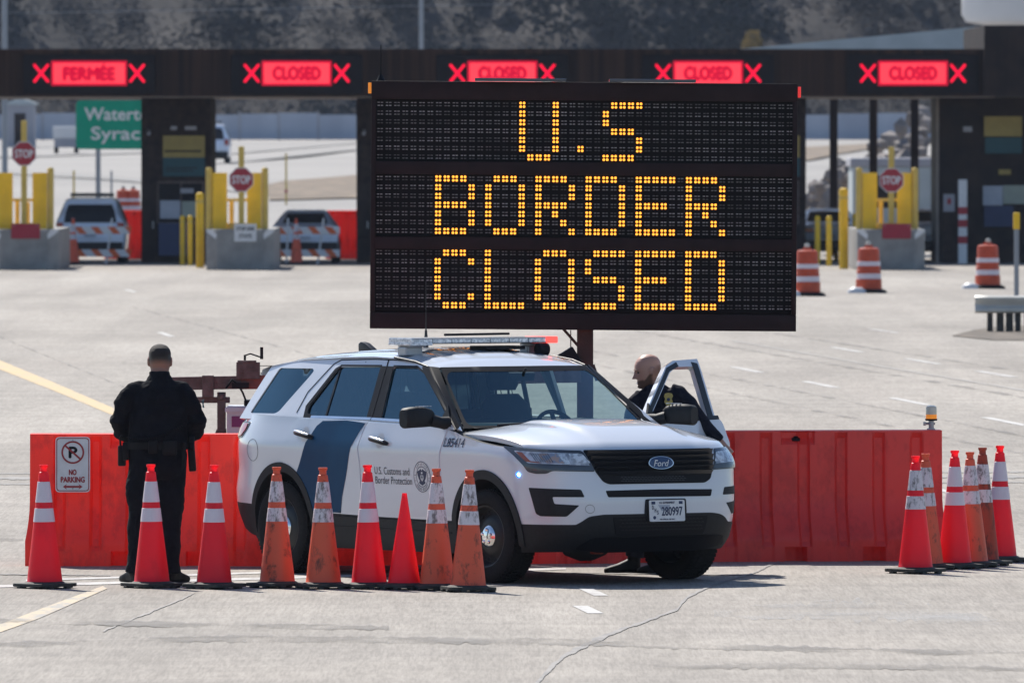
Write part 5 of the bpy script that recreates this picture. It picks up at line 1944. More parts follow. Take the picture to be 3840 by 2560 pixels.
M['tyre_mark'] = worn_film('tyre_mark', (.20, .185, .17), .75)
M['wet_patch'] = worn_film('wet_patch', (.42, .42, .42), .5)
M['tar_faint'] = mat('tar_faint', (.255, .238, .222), (.31, .288, .268), 2.0, .8)
M['dry_grass'] = mat('dry_grass', (.21, .16, .115), (.125, .098, .072), 1.2, .95, stretch=(1, .4, 1))
M['litter_ground'] = mat('litter_ground', (.15, .12, .09), (.08, .066, .052), 2.5, .95, stretch=(1, .3, 1))
M['hill_soil'] = mat('hill_soil', (.034, .027, .025), (.012, .014, .017), .06, .95, detail=8, contrast=(.3, .7))
M['hill_rock'] = mat('hill_rock', (.095, .080, .074), (.040, .037, .038), .3, .95, detail=7)
M['brush_grey'] = mat('brush_grey', (.038, .031, .029), (.014, .017, .022), .06, .95, spec=.1)
M['brush_dark'] = mat('brush_dark', (.020, .024, .025), (.014, .017, .019), .3, .95, spec=.1)

def terrain():
    ys = [-60, 0, 40, 70, 80] + [85 + 5 * i for i in range(60)] + [385 + 8 * i for i in range(55)] + [840, 900, 960, 1000, 1040]
    xs = [-420, -200, -100, -60] + [-40 + 4 * i for i in range(21)] + [60, 100, 200, 420]
    q = MB()
    q.grid(len(xs), len(ys), lambda u, v: Vector((xs[int(round(u * (len(xs) - 1)))], ys[int(round(v * (len(ys) - 1)))], terr(ys[int(round(v * (len(ys) - 1)))]))))
    tag(q.build('ground', 'asphalt_pale', None, 60), kind='structure')
    def hz(X, Y):
        t = Y - 985
        return terr(Y) - .6 + max(0, t) * .62 + 5 * noise.noise(Vector((X * .02, Y * .02, 1))) * min(1, max(0, t / 25)) + 1.6 * noise.noise(Vector((X * .11, Y * .11, 4))) * min(1, max(0, t / 10))
    q = MB()
    q.grid(120, 60, lambda u, v: (lambda X, Y: Vector((X, Y, hz(X, Y))))(-180 + 360 * u, 975 + 240 * v * v + 20 * v))
    tag(q.build('hill', 'hill_soil', None, 60), kind='structure')
    for k, (m_, n_, s0, s1) in enumerate((('brush_grey', 1450, .9, 2.6), ('brush_dark', 540, 1.0, 3.2))):
        b = MB()
        rr = random.Random(11 + k)
        for i in range(n_):
            X, Y = rr.uniform(-85, 85), 985 + 55 * rr.random() ** 1.3
            if k and noise.noise(Vector((X * .05, Y * .05, 9))) < -.05:
                continue
            s = rr.uniform(s0, s1)
            c = Vector((X, Y, hz(X, Y)))
            for j in range(110 if k == 0 else 130):
                d = Vector((rr.gauss(0, .42), rr.gauss(0, .42), abs(rr.gauss(.55, .32)))) * s
                p = c + d
                a, e = rr.uniform(0, 3.14), rr.uniform(-.7, .7)
                u_ = Vector((math.cos(a), math.sin(a), e)).normalized() * s * (.075 if k == 0 else .09)
                w_ = Vector((-math.sin(a) * .3, math.cos(a) * .3, 1)).normalized() * s * (.028 if k == 0 else .06)
                b.add([p - u_ - w_, p + u_ - w_ * .6, p + u_ + w_, p - u_ + w_ * .7], [(0, 1, 2, 3)])
        tag(b.build(('hillside_brush', 'hillside_evergreens')[k], m_, None, fix=False), ('bare grey brush covering the hillside', 'dark evergreen scrub dotted over the hillside')[k], ('brush', 'scrub')[k], None, 'stuff')
    b = MB()
    rr = random.Random(5)
    for i in range(46):
        fx, fy = rr.choice(((rr.uniform(540, 720), rr.uniform(0, 60))[0:2], (rr.uniform(1500, 2000), rr.uniform(10, 110)), (rr.uniform(2450, 3000), rr.uniform(0, 150)), (rr.uniform(3200, 3600), rr.uniform(0, 120))))
        Y = 990 + max(0, (170 - fy) * .17)
        X = (fx - 1920) / FPX * Y
        s = rr.uniform(.5, 1.5)
        vs, fs = [], []
        for k in range(10):
            for j in range(6):
                a, h = 2 * math.pi * k / 10, j / 5
                vs.append((X + s * math.cos(a) * (1 - .6 * h * h) * rr.uniform(.8, 1.2), Y + s * math.sin(a) * .7, hz(X, Y) - .3 + s * .9 * h * rr.uniform(.85, 1.1)))
        for k in range(10):
            for j in range(5):
                p0 = k * 6 + j
                p1 = ((k + 1) % 10) * 6 + j
                fs.append((p0, p1, p1 + 1, p0 + 1))
        b.add(vs, fs)
    tag(b.build('hillside_rocks', 'hill_rock', None, fix=False), 'bare reddish rock outcrops between the brush on the hillside', 'rocks', None, 'stuff')
    for i, (fx, fy, s, lab) in enumerate(((2822, 150, 1.15, 'small yellow leaved shrub on the dark hillside above the fourth lane sign'), (3055, 25, 1.5, 'larger yellow green shrub cut by the top edge, on the hillside'))):
        Y = 992 + i * 14
        X = (fx - 1920) / FPX * Y
        z = CAM_H + (517 - fy) / FPX * Y - s * .9
        t = thing('yellow_shrub', lab, 'shrub', (X, Y, z), 0, 'yellow shrubs on the hillside')
        rr = random.Random(40 + i)
        q = MB()
        for j in range(420):
            r_ = rr.random() ** .5
            a = rr.uniform(0, 6.28)
            h = rr.uniform(.15, 1)
            p = Vector((math.cos(a) * r_ * (1 - .55 * h), math.sin(a) * r_ * (1 - .55 * h), h * 1.5)) * s
            a = rr.uniform(0, 3.14)
            u_ = Vector((math.cos(a), math.sin(a), rr.uniform(-.6, .6))) * .09 * s
            w_ = Vector((0, rr.uniform(-.3, .3), 1)) * .07 * s
            q.add([p - u_, p - w_, p + u_, p + w_], [(0, 1, 2, 3)])
        q.build('foliage', 'foliage_yellow', t, fix=False)
        q = MB()
        q.tube([(0, 0, -.8), (0, 0, .9 * s)], [.08, .02], 6)
        q.tube([(0, 0, .2), (.3 * s, 0, .9 * s)], [.04, .01], 6)
        q.build('stem', 'bark', t)

def sheet(name, pts, m, z=.004):
    q = MB()
    q.add([(p.x, p.y, terr(p.y) + z) for p in pts], [tuple(range(len(pts)))])
    return tag(q.build(name, m), kind='structure')
def uline(name, line, m, z=.004):
    """irregular line on the ground, (u, v, half thickness in print units)"""
    q = MB()
    up, lo = [], []
    for i in range(len(line) - 1):
        a, b = line[i], line[i + 1]
        n = max(2, int(abs(b[0] - a[0]) / 7 + abs(b[1] - a[1]) / 4))
        for k in range(n):
            t_ = k / n
            u = a[0] + (b[0] - a[0]) * t_
            v = a[1] + (b[1] - a[1]) * t_
            h = a[2] + (b[2] - a[2]) * t_
            j = noise.noise(Vector((u * .09, v * .09, 3)))
            h2 = h * (1 + .8 * noise.noise(Vector((u * .05, v * .07, 8))))
            steep = abs(b[1] - a[1]) > abs(b[0] - a[0]) * .25
            up.append(gnd(u + (j * 4 if steep else 0) - (h2 if steep else 0), v + j * 1.2 - h2 * .8))
            lo.append(gnd(u + (j * 4 if steep else 0) + (h2 if steep else 0), v + j * 1.2 + h2 * .8))
    n = len(up)
    q.add([(p.x, p.y, z) for p in up + lo], [(i, i + 1, n + i + 1, n + i) for i in range(n - 1)])
    return tag(q.build(name, m), kind='structure')

def markings():
    sheet('lane_line', [gnd(*p) for p in ((-60, 803), (-60, 825), (130, 900), (262, 955), (262, 938), (120, 877))], 'line_yellow')
    sheet('lane_line', [gnd(*p) for p in ((-10, 1438), (-10, 1456), (90, 1420), (246, 1352), (236, 1346), (110, 1392))], 'line_yellow_worn')
    sheet('stop_line', [gnd(*p) for p in ((-20, 1344), (-20, 1350), (640, 1330), (1300, 1308), (1300, 1304), (640, 1325))], 'line_white')
    sheet('stop_line', [gnd(*p) for p in ((60, 1331), (60, 1335), (640, 1316), (1000, 1305), (1000, 1302), (640, 1312))], 'line_white')
    d = Vector((-.84, 11.7, 0)).normalized()
    s = Vector((d.y, -d.x, 0))
    for u, v, ln, w in ((2310, 968, 4.6, .13), (2090, 922, 4.6, .13), (1885, 883, 4.6, .13), (1715, 849, 4.6, .13), (2287, 859, 5, .13), (1945, 803, 5, .12), (2120, 830, 5, .12), (380, 768, 5, .12), (300, 668, 5, .1),
                        (2030, 760, 5, .1), (1363, 1360, 1.5, .11), (1350, 1400, 1.5, .115), (2172, 1128, 1.6, .1)):
        c = gnd(u, v)
        sheet('lane_dash', [c - d * ln / 2 - s * w / 2, c - d * ln / 2 + s * w / 2, c + d * ln / 2 + s * w / 2, c + d * ln / 2 - s * w / 2], 'line_white')
    q = MB()
    q.grid(2, 60, lambda u, v: Vector((-70 + 140 * u, 425 + 330 * v, terr(425 + 330 * v) + .06)))
    tag(q.build('far_road', 'far_asphalt_pale', None, 60), kind='structure')
    for pts in (((-60, 640), (400, 668), (780, 700), (1100, 742), (1100, 752), (760, 716), (380, 682), (-60, 655)), ((-60, 590), (520, 575), (860, 556), (860, 562), (520, 583), (-60, 600)),
                ((860, 610), (1360, 560), (1900, 540), (1900, 543), (1360, 567), (860, 622)), ((860, 580), (1360, 538), (1900, 526), (1900, 528), (1360, 542), (860, 586))):
        P = [tgnd(*p) for p in pts]
        q = MB()
        q.add([(p.x, p.y, terr(p.y) + .10) for p in P], [tuple(range(len(P)))])
        tag(q.build('far_road_band', 'far_asphalt'), kind='structure')
    for v, h in ((1086, 1.6), (1097, 3.2), (1110, 1.6)):
        uline('tar_seam', [(-80, v + 2, h), (1200, v + 1, h), (2440, v - 2, h)], 'tar', .005)
    uline('road_crack', [(1790, 1288, 1), (1730, 1316, 1.2), (1640, 1343, 1.3), (1575, 1372, 2), (1555, 1400, 2), (1490, 1425, 2.2), (1420, 1448, 2.5), (1345, 1482, 4.5), (1300, 1505, 3), (1268, 1530, 3), (1235, 1568, 3.2), (1215, 1600, 3)], 'tar', .005)
    uline('road_crack', [(448, 1362, .8), (400, 1384, 1), (330, 1412, 1.2), (232, 1452, 1.2)], 'tar_faint', .005)
    uline('road_crack', [(-20, 1319, 1.2), (260, 1322, .8)], 'tar', .006)
    uline('road_crack', [(1240, 1316, .8), (1500, 1318, 1), (1800, 1322, .8)], 'tar', .006)
    uline('tyre_mark', [(-20, 1482, 7), (500, 1466, 9), (1250, 1473, 10), (1600, 1484, 8), (2400, 1504, 7)], 'tyre_mark', .006)
    uline('tyre_mark', [(-20, 1424, 5), (300, 1432, 8), (900, 1442, 6)], 'tyre_mark', .007)
    uline('tyre_mark', [(1500, 1532, 6), (1900, 1528, 9), (2400, 1538, 7)], 'tyre_mark', .007)
    uline('tyre_mark', [(-20, 1240, 5), (60, 1236, 6)], 'tyre_mark', .007)
    def uv(X, Y):
        return (1920 + X * FPX / Y) / 1.63265, (517 + CAM_H * FPX / Y) / 1.63265
    for k, (X, Y0, Y1) in enumerate(((-9.5, 290, 150), (-6.4, 300, 170), (-2.2, 260, 150), (1.6, 230, 125), (2.6, 210, 118), (5.2, 250, 150), (7.4, 230, 140))):
        pts = []
        for i in range(7):
            Y = Y0 + (Y1 - Y0) * i / 6
            u, v = uv(X + (190 - Y) * .0785, Y)
            pts.append((u, v, 1.6 + 1.6 * i / 6))
        uline('tyre_mark', pts, 'tyre_mark', .005 + .0006 * k)
    uline('wet_patch', [(1640, 1410, 10), (1900, 1400, 26), (2150, 1410, 24), (2300, 1430, 8)], 'wet_patch', .004)
    uline('road_crack', [(1680, 782, 1.5), (1980, 835, 1.5), (2400, 905, 1.8)], 'tar_faint', .006)

# ------------------------------------------------------------------ the inspection plaza
PY = 350.0
PS = FPX / PY
def PX_(fx, Y=PY): return (fx - 1920) / FPX * Y
def PZ_(fy, Y=PY): return at(1920, fy, Y).z

def canopy():
    t = thing('inspection_canopy', 'long dark brown canopy beam spanning the inspection lanes, carrying the red lane signs', 'canopy', (0, PY, 0))
    zt, zb = PZ_(185), PZ_(362)
    q = MB()
    q.bb(-40, 13.2, .0, 16, zb, zt - .05, 0)
    q.bb(-40, 13.2, -.06, .3, zt - .12, zt, 0)
    for i in range(330):      # ribbed metal cladding
        x = -39.8 + .16 * i
        q.bb(x, x + .07, -.03, .01, zb + .05, zt - .12, 0)
    q.build('fascia', 'beam_brown', t)
    q = MB()
    q.bb(-40, 13.2, .05, 15.9, zb - .03, zb - .002)
    q.build('soffit', 'soffit', t)
    for cx in (335, 1113, 1884, 2655, 3423):
        q = MB()
        x = PX_(cx)
        q.bb(x - 1.80, x + 1.80, -.10, -.031, zb + .06, zt - .16)
        q.build('sign_backing', 'panel_black', t, None, .01)
    return zb

def lane_sign(cx, word, hw, label, group):
    z0, z1 = PZ_(320), PZ_(231)
    t = thing('lane_signal', label, 'lane sign', (PX_(cx), PY - .102, (z0 + z1) / 2), 0, group)
    h = (z1 - z0) / 2
    F = front_plane(0)
    q = MB()
    q.bb(-hw, hw, -.04, 0, -h, h, 0)
    q.build('lit_box', 'led_red', t, None, .02)
    q = MB()
    for s in (-1, 1):
        q.bb(-hw - .012, hw + .012, -.045, -.002, s * (h - .018) - .030, s * (h - .018) + .030)
        q.bb(s * (hw - .018) - .030, s * (hw - .018) + .030, -.046, -.002, -h - .012, h + .012)
    lettering(q, word, F, 0, -.0 if word == 'CLOSED' else .03, hw * 1.36 if word != 'CLOSED' else hw * 1.36, h * 1.06 if word == 'CLOSED' else h * 1.30, .048, 0, 0, .038)
    q.build('lettering', 'led_red_deep', t)
    for s in (-1, 1):
        q = MB()
        c = s * (hw + .29)
        for a in (-1, 1):
            patch(q, ribbon([(c - .20, -a * .24), (c + .20, a * .24)], .068), lambda u, v, o: Vector((u, -.02 - o - (.004 if a > 0 else 0), v)), 0, .02, (), .2)
        q.build('red_cross', 'led_red_x', t)
zb_ = None

def booth(cx, w, label, top=None, lanes=True):
    Y = PY + 2.4
    s = FPX / Y
    zb = PZ_(362)
    t = thing('inspection_booth', label, 'booth', (PX_(cx, Y), Y, 0), 0, 'inspection booths under the canopy')
    hw = w / 2 / s
    q = MB()
    q.bb(-hw, hw, 0, 5.5, 0, zb - .04)
    for k in range(26):
        z = .12 + .17 * k
        q.bb(-hw - .012, hw + .012, -.012, 5.51, z, z + .012)
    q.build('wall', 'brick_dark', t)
    q = MB()
    q.bb(-hw * .38, hw * .82, -.06, -.014, 2.9, 3.50)
    q.build('notice_board', 'sign_yellow', t)
    q = MB()
    q.bb(-hw * .38, hw * .82, -.06, -.014, 2.38, 2.895)
    q.build('lower_board', 'sign_teal', t)
    q = MB()
    q.bb(-hw * .34, hw * .72, -.062, -.06, 3.05, 3.10)
    q.bb(-hw * .30, hw * .60, -.062, -.06, 2.60, 2.63)
    q.bb(-hw * .30, hw * .50, -.062, -.06, 2.52, 2.55)
    q.build('board_print', 'booth_dark', t)
    q = MB()
    for a_, b_, c_, z0, z1 in ((-.16, .02, -.09, 3.66, 3.76), (.25, .58, -.09, 3.66, 3.76), (.12, .50, -.12, 1.92, 2.05)):
        q = MB()
        q.bb(hw * a_, hw * b_, c_, -.014, z0, z1)
        q.build('lamp', 'wall_pale', t)
    q = MB()
    q.bb(-hw * .52, hw * .78, -.08, -.014, 1.12, 2.2)
    q.build('window_bay', 'panel_black', t)
    q = MB()
    q.bb(-hw * .46, hw * .14, -.10, -.081, 1.22, 1.72)
    q.build('window_paper', 'paper', t)
    q = MB()
    q.bb(hw * .16, hw * .70, -.10, -.081, 1.26, 1.70)
    q.build('green_notice', 'paper_green', t)
    q = MB()
    q.bb(-hw * .50, hw * .40, -.35, -.014, .2, 1.10)
    q.build('kiosk', 'box_blue', t, None, .02)
    q = MB()
    for x0_, x1_ in ((-.54, -.50), (.12, .16), (.74, .80)):
        q.bb(hw * x0_, hw * x1_, -.11, -.012, 1.12, 2.2)
    q.bb(-hw * .54, hw * .80, -.11, -.012, 2.19, 2.25)
    q.bb(-hw * .54, hw * .80, -.16, -.012, 1.07, 1.13)
    q.build('window_frame', 'grimy_steel', t)
    q = MB()
    q.bb(-hw * .96, -hw * .62, -.03, -.012, .05, 2.15)
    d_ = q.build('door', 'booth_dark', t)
    q = MB()
    q.bb(-hw * .68, -hw * .65, -.06, -.03, .95, 1.15)
    q.build('handle', 'galv', d_)
    q = MB()
    q.tube([(-hw * .78, -.20, 3.55), (-hw * .78, -.02, 3.62)], .05, 8)
    q.build('camera', 'wall_pale', t)
    return t

_stop = []
def stop_sign(fx, fy, Y, ztop, label):
    zc = PZ_(fy, Y)
    if _stop:
        t = copy_tree(_stop[0])
        t.location = (PX_(fx, Y), Y, zc)
        return tag(t, label, 'stop sign', 'stop signs on the lane islands')
    t = thing('stop_sign', label, 'stop sign', (PX_(fx, Y), Y, zc), 0, 'stop signs on the lane islands')
    F = front_plane(0)
    r = .315
    oc = [(r / math.cos(R(22.5)) * math.cos(R(22.5 + 45 * k)), r / math.cos(R(22.5)) * math.sin(R(22.5 + 45 * k))) for k in range(8)]
    oi = [(p[0] * .93, p[1] * .93) for p in oc]
    q = MB()
    patch(q, oc, F, 0, .006, (), .3, 0)
    patch(q, oi, F, .003, 0, (), .3, 1)
    q.build('plate', ['sign_white', 'stop_red'], t)
    q = MB()
    lettering(q, 'STOP', F, 0, 0, .47, .21, .006, 0, 0, .008)
    q.build('lettering', 'sign_white', t)
    q = MB()
    q.bb(-.075, .075, .02, .12, -zc + .0, .87)
    q.build('post', 'yellow_pale', t, None, .02)
    _stop.append(t)
    return t

_isl = []
def island(fx, Y, label):
    if _isl:
        t = copy_tree(_isl[0])
        t.location = (PX_(fx, Y), Y, 0)
        return tag(t, label, 'traffic island', 'concrete lane islands')
    t = thing('concrete_island', label, 'traffic island', (PX_(fx, Y), Y, 0), 0, 'concrete lane islands')
    q = MB()
    q.prism([(-.89, 9), (-.89, .30), (-.60, 0), (.60, 0), (.89, .30), (.89, 9)], 0, 1.06)
    q.build('block', 'concrete', t, None, .03)
    for s in (-1, 1):  # white facets paint sunlight onto the upper chamfer edges
        q = MB()
        v = [(s * .62, -.003, .80), (s * .88, .27, 1.00), (s * .88, .27, 1.065), (s * .70, .08, 1.065), (s * .60, -.003, .92)]
        q.add([(a + s * .006, b_ - .008, c) for a, b_, c in v], [(0, 1, 2, 3, 4)])
        q.build('sunlit_edge', 'sign_white', t)
    _isl.append(t)
    return t

_grd = []
def guard(fx, Y, label):
    if _grd:
        t = copy_tree(_grd[0])
        t.location = (PX_(fx, Y), Y, 1.06)
        return tag(t, label, 'crash guard', 'yellow guards on the lane islands')
    t = thing('crash_guard', label, 'crash guard', (PX_(fx, Y), Y, 1.06), 0, 'yellow guards on the lane islands')
    for s in (-1, 1):
        q = MB()
        q.tube([(s * .73, 0, 0), (s * .73, 0, 1.56)], .085, 16)
        q.lathe([(.088, 1.56), (.06, 1.60), (0, 1.61)], 16, 0, Matrix.Translation((s * .73, 0, 0)))
        q.build('post', 'yellow_pale', t, 40)
        q = MB()
        x0, x1 = sorted((s * .26, s * .64))
        q.bb(x0, x1, -.06, .04, .0, 1.47)
        for z in (.55, 1.05):
            q.bb(x0, x1, -.066, -.058, z, z + .02)
        q.build('guard_panel', 'yellow', t, None, .015)
    q = MB()
    q.bb(-.26, .26, .06, .12, .0, .16)
    q.bb(-.26, .26, .06, .12, .72, .80)
    q.tube([(-.15, .3, 0), (-.15, .3, .75)], .06, 12)
    q.tube([(.12, .3, 0), (.12, .3, .7)], .06, 12)
    q.build('cross_rail', 'yellow_pale', t, None, .01)
    _grd.append(t)
    return t

def bollard(fx, ytop, ybot, wF, label, m='yellow', grp='yellow bollards beside the lanes'):
    s = (ybot - 517) / CAM_H
    Y = FPX / s
    h = (ybot - ytop) / s
    r = wF / 2 / s
    t = thing('bollard', label, 'bollard', (PX_(fx, Y), Y, 0), 0, grp)
    q = MB()
    q.lathe([(r, 0), (r, h - r * .6), (r * .8, h - r * .2), (r * .3, h), (0, h)], 16)
    q.build('post', m, t, 40)
    q = MB()
    q.lathe([(r * 1.02, h * .86), (r * 1.02, h * .9)], 16)
    q.build('band', 'yellow_pale', t, 40)

_far = {}
def far_car(kind, X, Y, label, rz=0.0):
    """parked car seen from behind: side outline lofted to a rounded, tapering body"""
    if kind in _far:
        t = copy_tree(_far[kind])
        t.location = (X, Y, terr(Y))
        t.rotation_euler = (0, 0, rz)
        return tag(t, label, 'parked car')
    t = thing('parked_car', label, 'parked car', (X, Y, terr(Y)), rz)
    suv = kind == 'suv'
    # stations from the tail: (y, sill, belt, roof, half width at sill, belt, roof)
    if suv:
        st = [(0, .55, .98, 1.0, .86, .90, .72), (.06, .34, 1.05, 1.10, .92, .96, .74), (.18, .30, 1.08, 1.42, .94, .97, .72), (.40, .30, 1.10, 1.74, .95, .98, .70), (.9, .30, 1.10, 1.79, .96, .99, .70), (2.6, .30, 1.10, 1.79, .96, .99, .70), (3.3, .30, 1.09, 1.50, .96, .98, .72),
              (3.9, .30, 1.08, 1.12, .95, .97, .80), (4.7, .32, .98, 1.0, .92, .93, .8), (4.95, .45, .85, .87, .75, .76, .7)]
    else:
        st = [(0, .60, .92, .94, .80, .84, .70), (.06, .36, .98, 1.0, .88, .91, .72), (.5, .28, 1.0, 1.03, .91, .93, .74), (.85, .28, 1.0, 1.10, .91, .93, .70), (1.5, .28, 1.0, 1.42, .91, .93, .62), (2.3, .28, 1.0, 1.46, .91, .93, .60), (2.9, .28, .98, 1.30, .91, .93, .62),
              (3.5, .28, .96, 1.0, .90, .92, .74), (4.6, .32, .82, .84, .86, .87, .7), (4.85, .45, .7, .72, .7, .7, .6)]
    q = MB()
    n = 0
    vs = []
    for y, a, b_, c, w0, w1, w2 in st:
        vs += [(-w0 + .06, y, a), (-w0, y, a + .1), (-w1, y, (a + b_) / 2 + .1), (-w1 + .02, y, b_), (-w2, y, c - .06), (-w2 + .10, y, c), (w2 - .10, y, c), (w2, y, c - .06), (w1 - .02, y, b_), (w1, y, (a + b_) / 2 + .1), (w0, y, a + .1), (w0 - .06, y, a)]
    fs = []
    for i in range(len(st) - 1):
        for k in range(12):
            p0, p1 = i * 12 + k, i * 12 + (k + 1) % 12
            fs.append((p0, p1, p1 + 12, p0 + 12))
    fs += [tuple(range(12)), tuple((len(st) - 1) * 12 + k for k in range(12))]
    q.add(vs, fs)
    q.build('body', 'car_silver', t, 35)
    q = MB()
    if suv:
        q.add([(-.72, .045, 1.12), (.72, .045, 1.12), (.68, .148, 1.41), (-.68, .148, 1.41), (.60, .27, 1.61), (-.60, .27, 1.61)], [(0, 1, 2, 3), (3, 2, 4, 5)])
    else:
        q.add([(-.62, .82, 1.10), (.62, .82, 1.10), (.50, 1.36, 1.365), (-.50, 1.36, 1.365)], [(0, 1, 2, 3)])
    q.build('rear_window', 'car_dark', t)
    for s in (-1, 1):
        q = MB()
        if suv:
            q.bb(s * .84 - .09, s * .84 + .09, -.03, .2, .86, 1.12)
        else:
            q.bb(s * .64 - .20, s * .64 + .20, -.03, .1, .80, .92)
        q.build('tail_light', 'red_lens', t, None, .02)
        q = MB()
        if suv:
            i0, i1 = (3, 5)
        else:
            i0, i1 = (4, 6)
        qd = []
        for i_, k_ in ((i0, .08), (i1, .08), (i1, .9), (i0, .9)):
            y_, a_, b_, c_, w0_, w1_, w2_ = st[i_]
            qd.append((s * ((w1_ - .02) * (1 - k_) + w2_ * k_ + .006), y_ + .05, b_ * (1 - k_) + (c_ - .06) * k_ + .003))
        q.add(qd, [(0, 1, 2, 3)])
        q.build('side_window', 'car_dark', t)
    q = MB()
    q.bb(-.90, .90, -.10, .10, .36, .58)
    q.bb(-.90, .90, -.05, .12, .26, .36)
    q.build('bumper', 'car_dark', t, None, .04)
    q = MB()
    q.bb(-.16, .16, -.115, -.102, .72 if suv else .66, .80 if suv else .74)
    q.build('license_plate', 'paper', t)
    for x in (-.82, .82):
        for y in (1.05, 3.9):
            q = MB()
            q.tube([(x - .11, y, .34), (x + .11, y, .34)], .34, 24)
            q.tube([(x - .115, y, .34), (x + .115, y, .34)], .20, 16, 1)
            q.build('wheel', ['rubber', 'galv'], t, 40)
    if suv:
        q = MB()
        q.bb(-.60, .60, 1.7, 1.95, 1.82, 1.92)
        q.build('roof_bar', 'lamp_dark', t, None, .02)
    _far[kind] = t
    return t

def barricade(x0, x1, Y, label):
    w = x1 - x0
    t = thing('barricade', label, 'barricade', ((x0 + x1) / 2, Y, 0), 0, 'striped barricades across the closed lanes')
    for z, full in ((.92, 1), (.30, 1)):
        q = MB()
        q.bb(-w / 2, w / 2, -.015, .015, z - .10, z + .10, 0)
        k = 0
        x = -w / 2 + .05
        while x < w / 2 - .12:
            q.add([(x, -.018, z + .10), (x + .20, -.018, z + .10), (min(w / 2, x + .36), -.018, z - .10), (x + .16, -.018, z - .10)], [(0, 1, 2, 3)], 1)
            x += .46
        q.build('rail', ['sign_white', 'stripe_orange'], t)
    for s in (-1, 1):
        q = MB()
        xx = s * w * .23
        q.tube([(xx + s * .06, .03, 1.25), (xx - .10, .03, .02)], .028, 8)
        q.tube([(xx - .10, -.55, .03), (xx - .10, .6, .03)], .03, 8)
        q.build('leg', 'sign_white', t)

_drum = []
def drum(fx, ybot, label, Y=None, rz=0):
    if Y is None:
        Y = FPX / ((ybot - 517) / CAM_H)
    loc = (PX_(fx, Y), Y, terr(Y))
    if _drum:
        t = copy_tree(_drum[0])
        t.location = loc
        t.rotation_euler = (0, 0, rz)
        return tag(t, label, 'traffic drum', 'orange drums')
    t = thing('traffic_drum', label, 'traffic drum', loc, rz, 'orange drums')
    q = MB()
    q.lathe([(.40, 0), (.40, .05), (.30, .09)], 28)
    q.build('rubber_base', 'rubber', t, 40)
    q = MB()
    pr = [(.292, .05), (.288, .30), (.272, .31), (.268, .50), (.258, .51), (.252, .70), (.242, .71), (.236, .93), (.22, .985), (.17, 1.0), (0, 1.0)]
    q.lathe(pr, 28)
    q.bb(-.09, .09, -.02, .02, 1.0, 1.06)
    q.build('drum_body', 'drum_orange', t, 40)
    for z0, z1, r in ((.315, .43, .2735), (.60, .70, .2575)):
        q = MB()
        q.lathe([(r + .004, z0), (r + .0, z1)], 28, 0, None, False)
        q.build('white_band', 'collar_new', t, 40)
    q = MB()
    q.lathe([(.02, 1.0), (.02, 1.04), (.055, 1.05), (.06, 1.11), (.035, 1.15), (0, 1.155)], 16, 0, Matrix.Translation((.0, .05, 0)))
    q.build('warning_lamp', 'clear_dome', t, 40)
    q = MB()
    q.rings([(-.34, -.30, 0, .22, .15), (-.34, -.30, .06, .21, .14), (-.34, -.30, .13, .10, .08)], 14)
    q.build('sandbag', 'sign_white', t, 60)
    _drum.append(t)
    return t

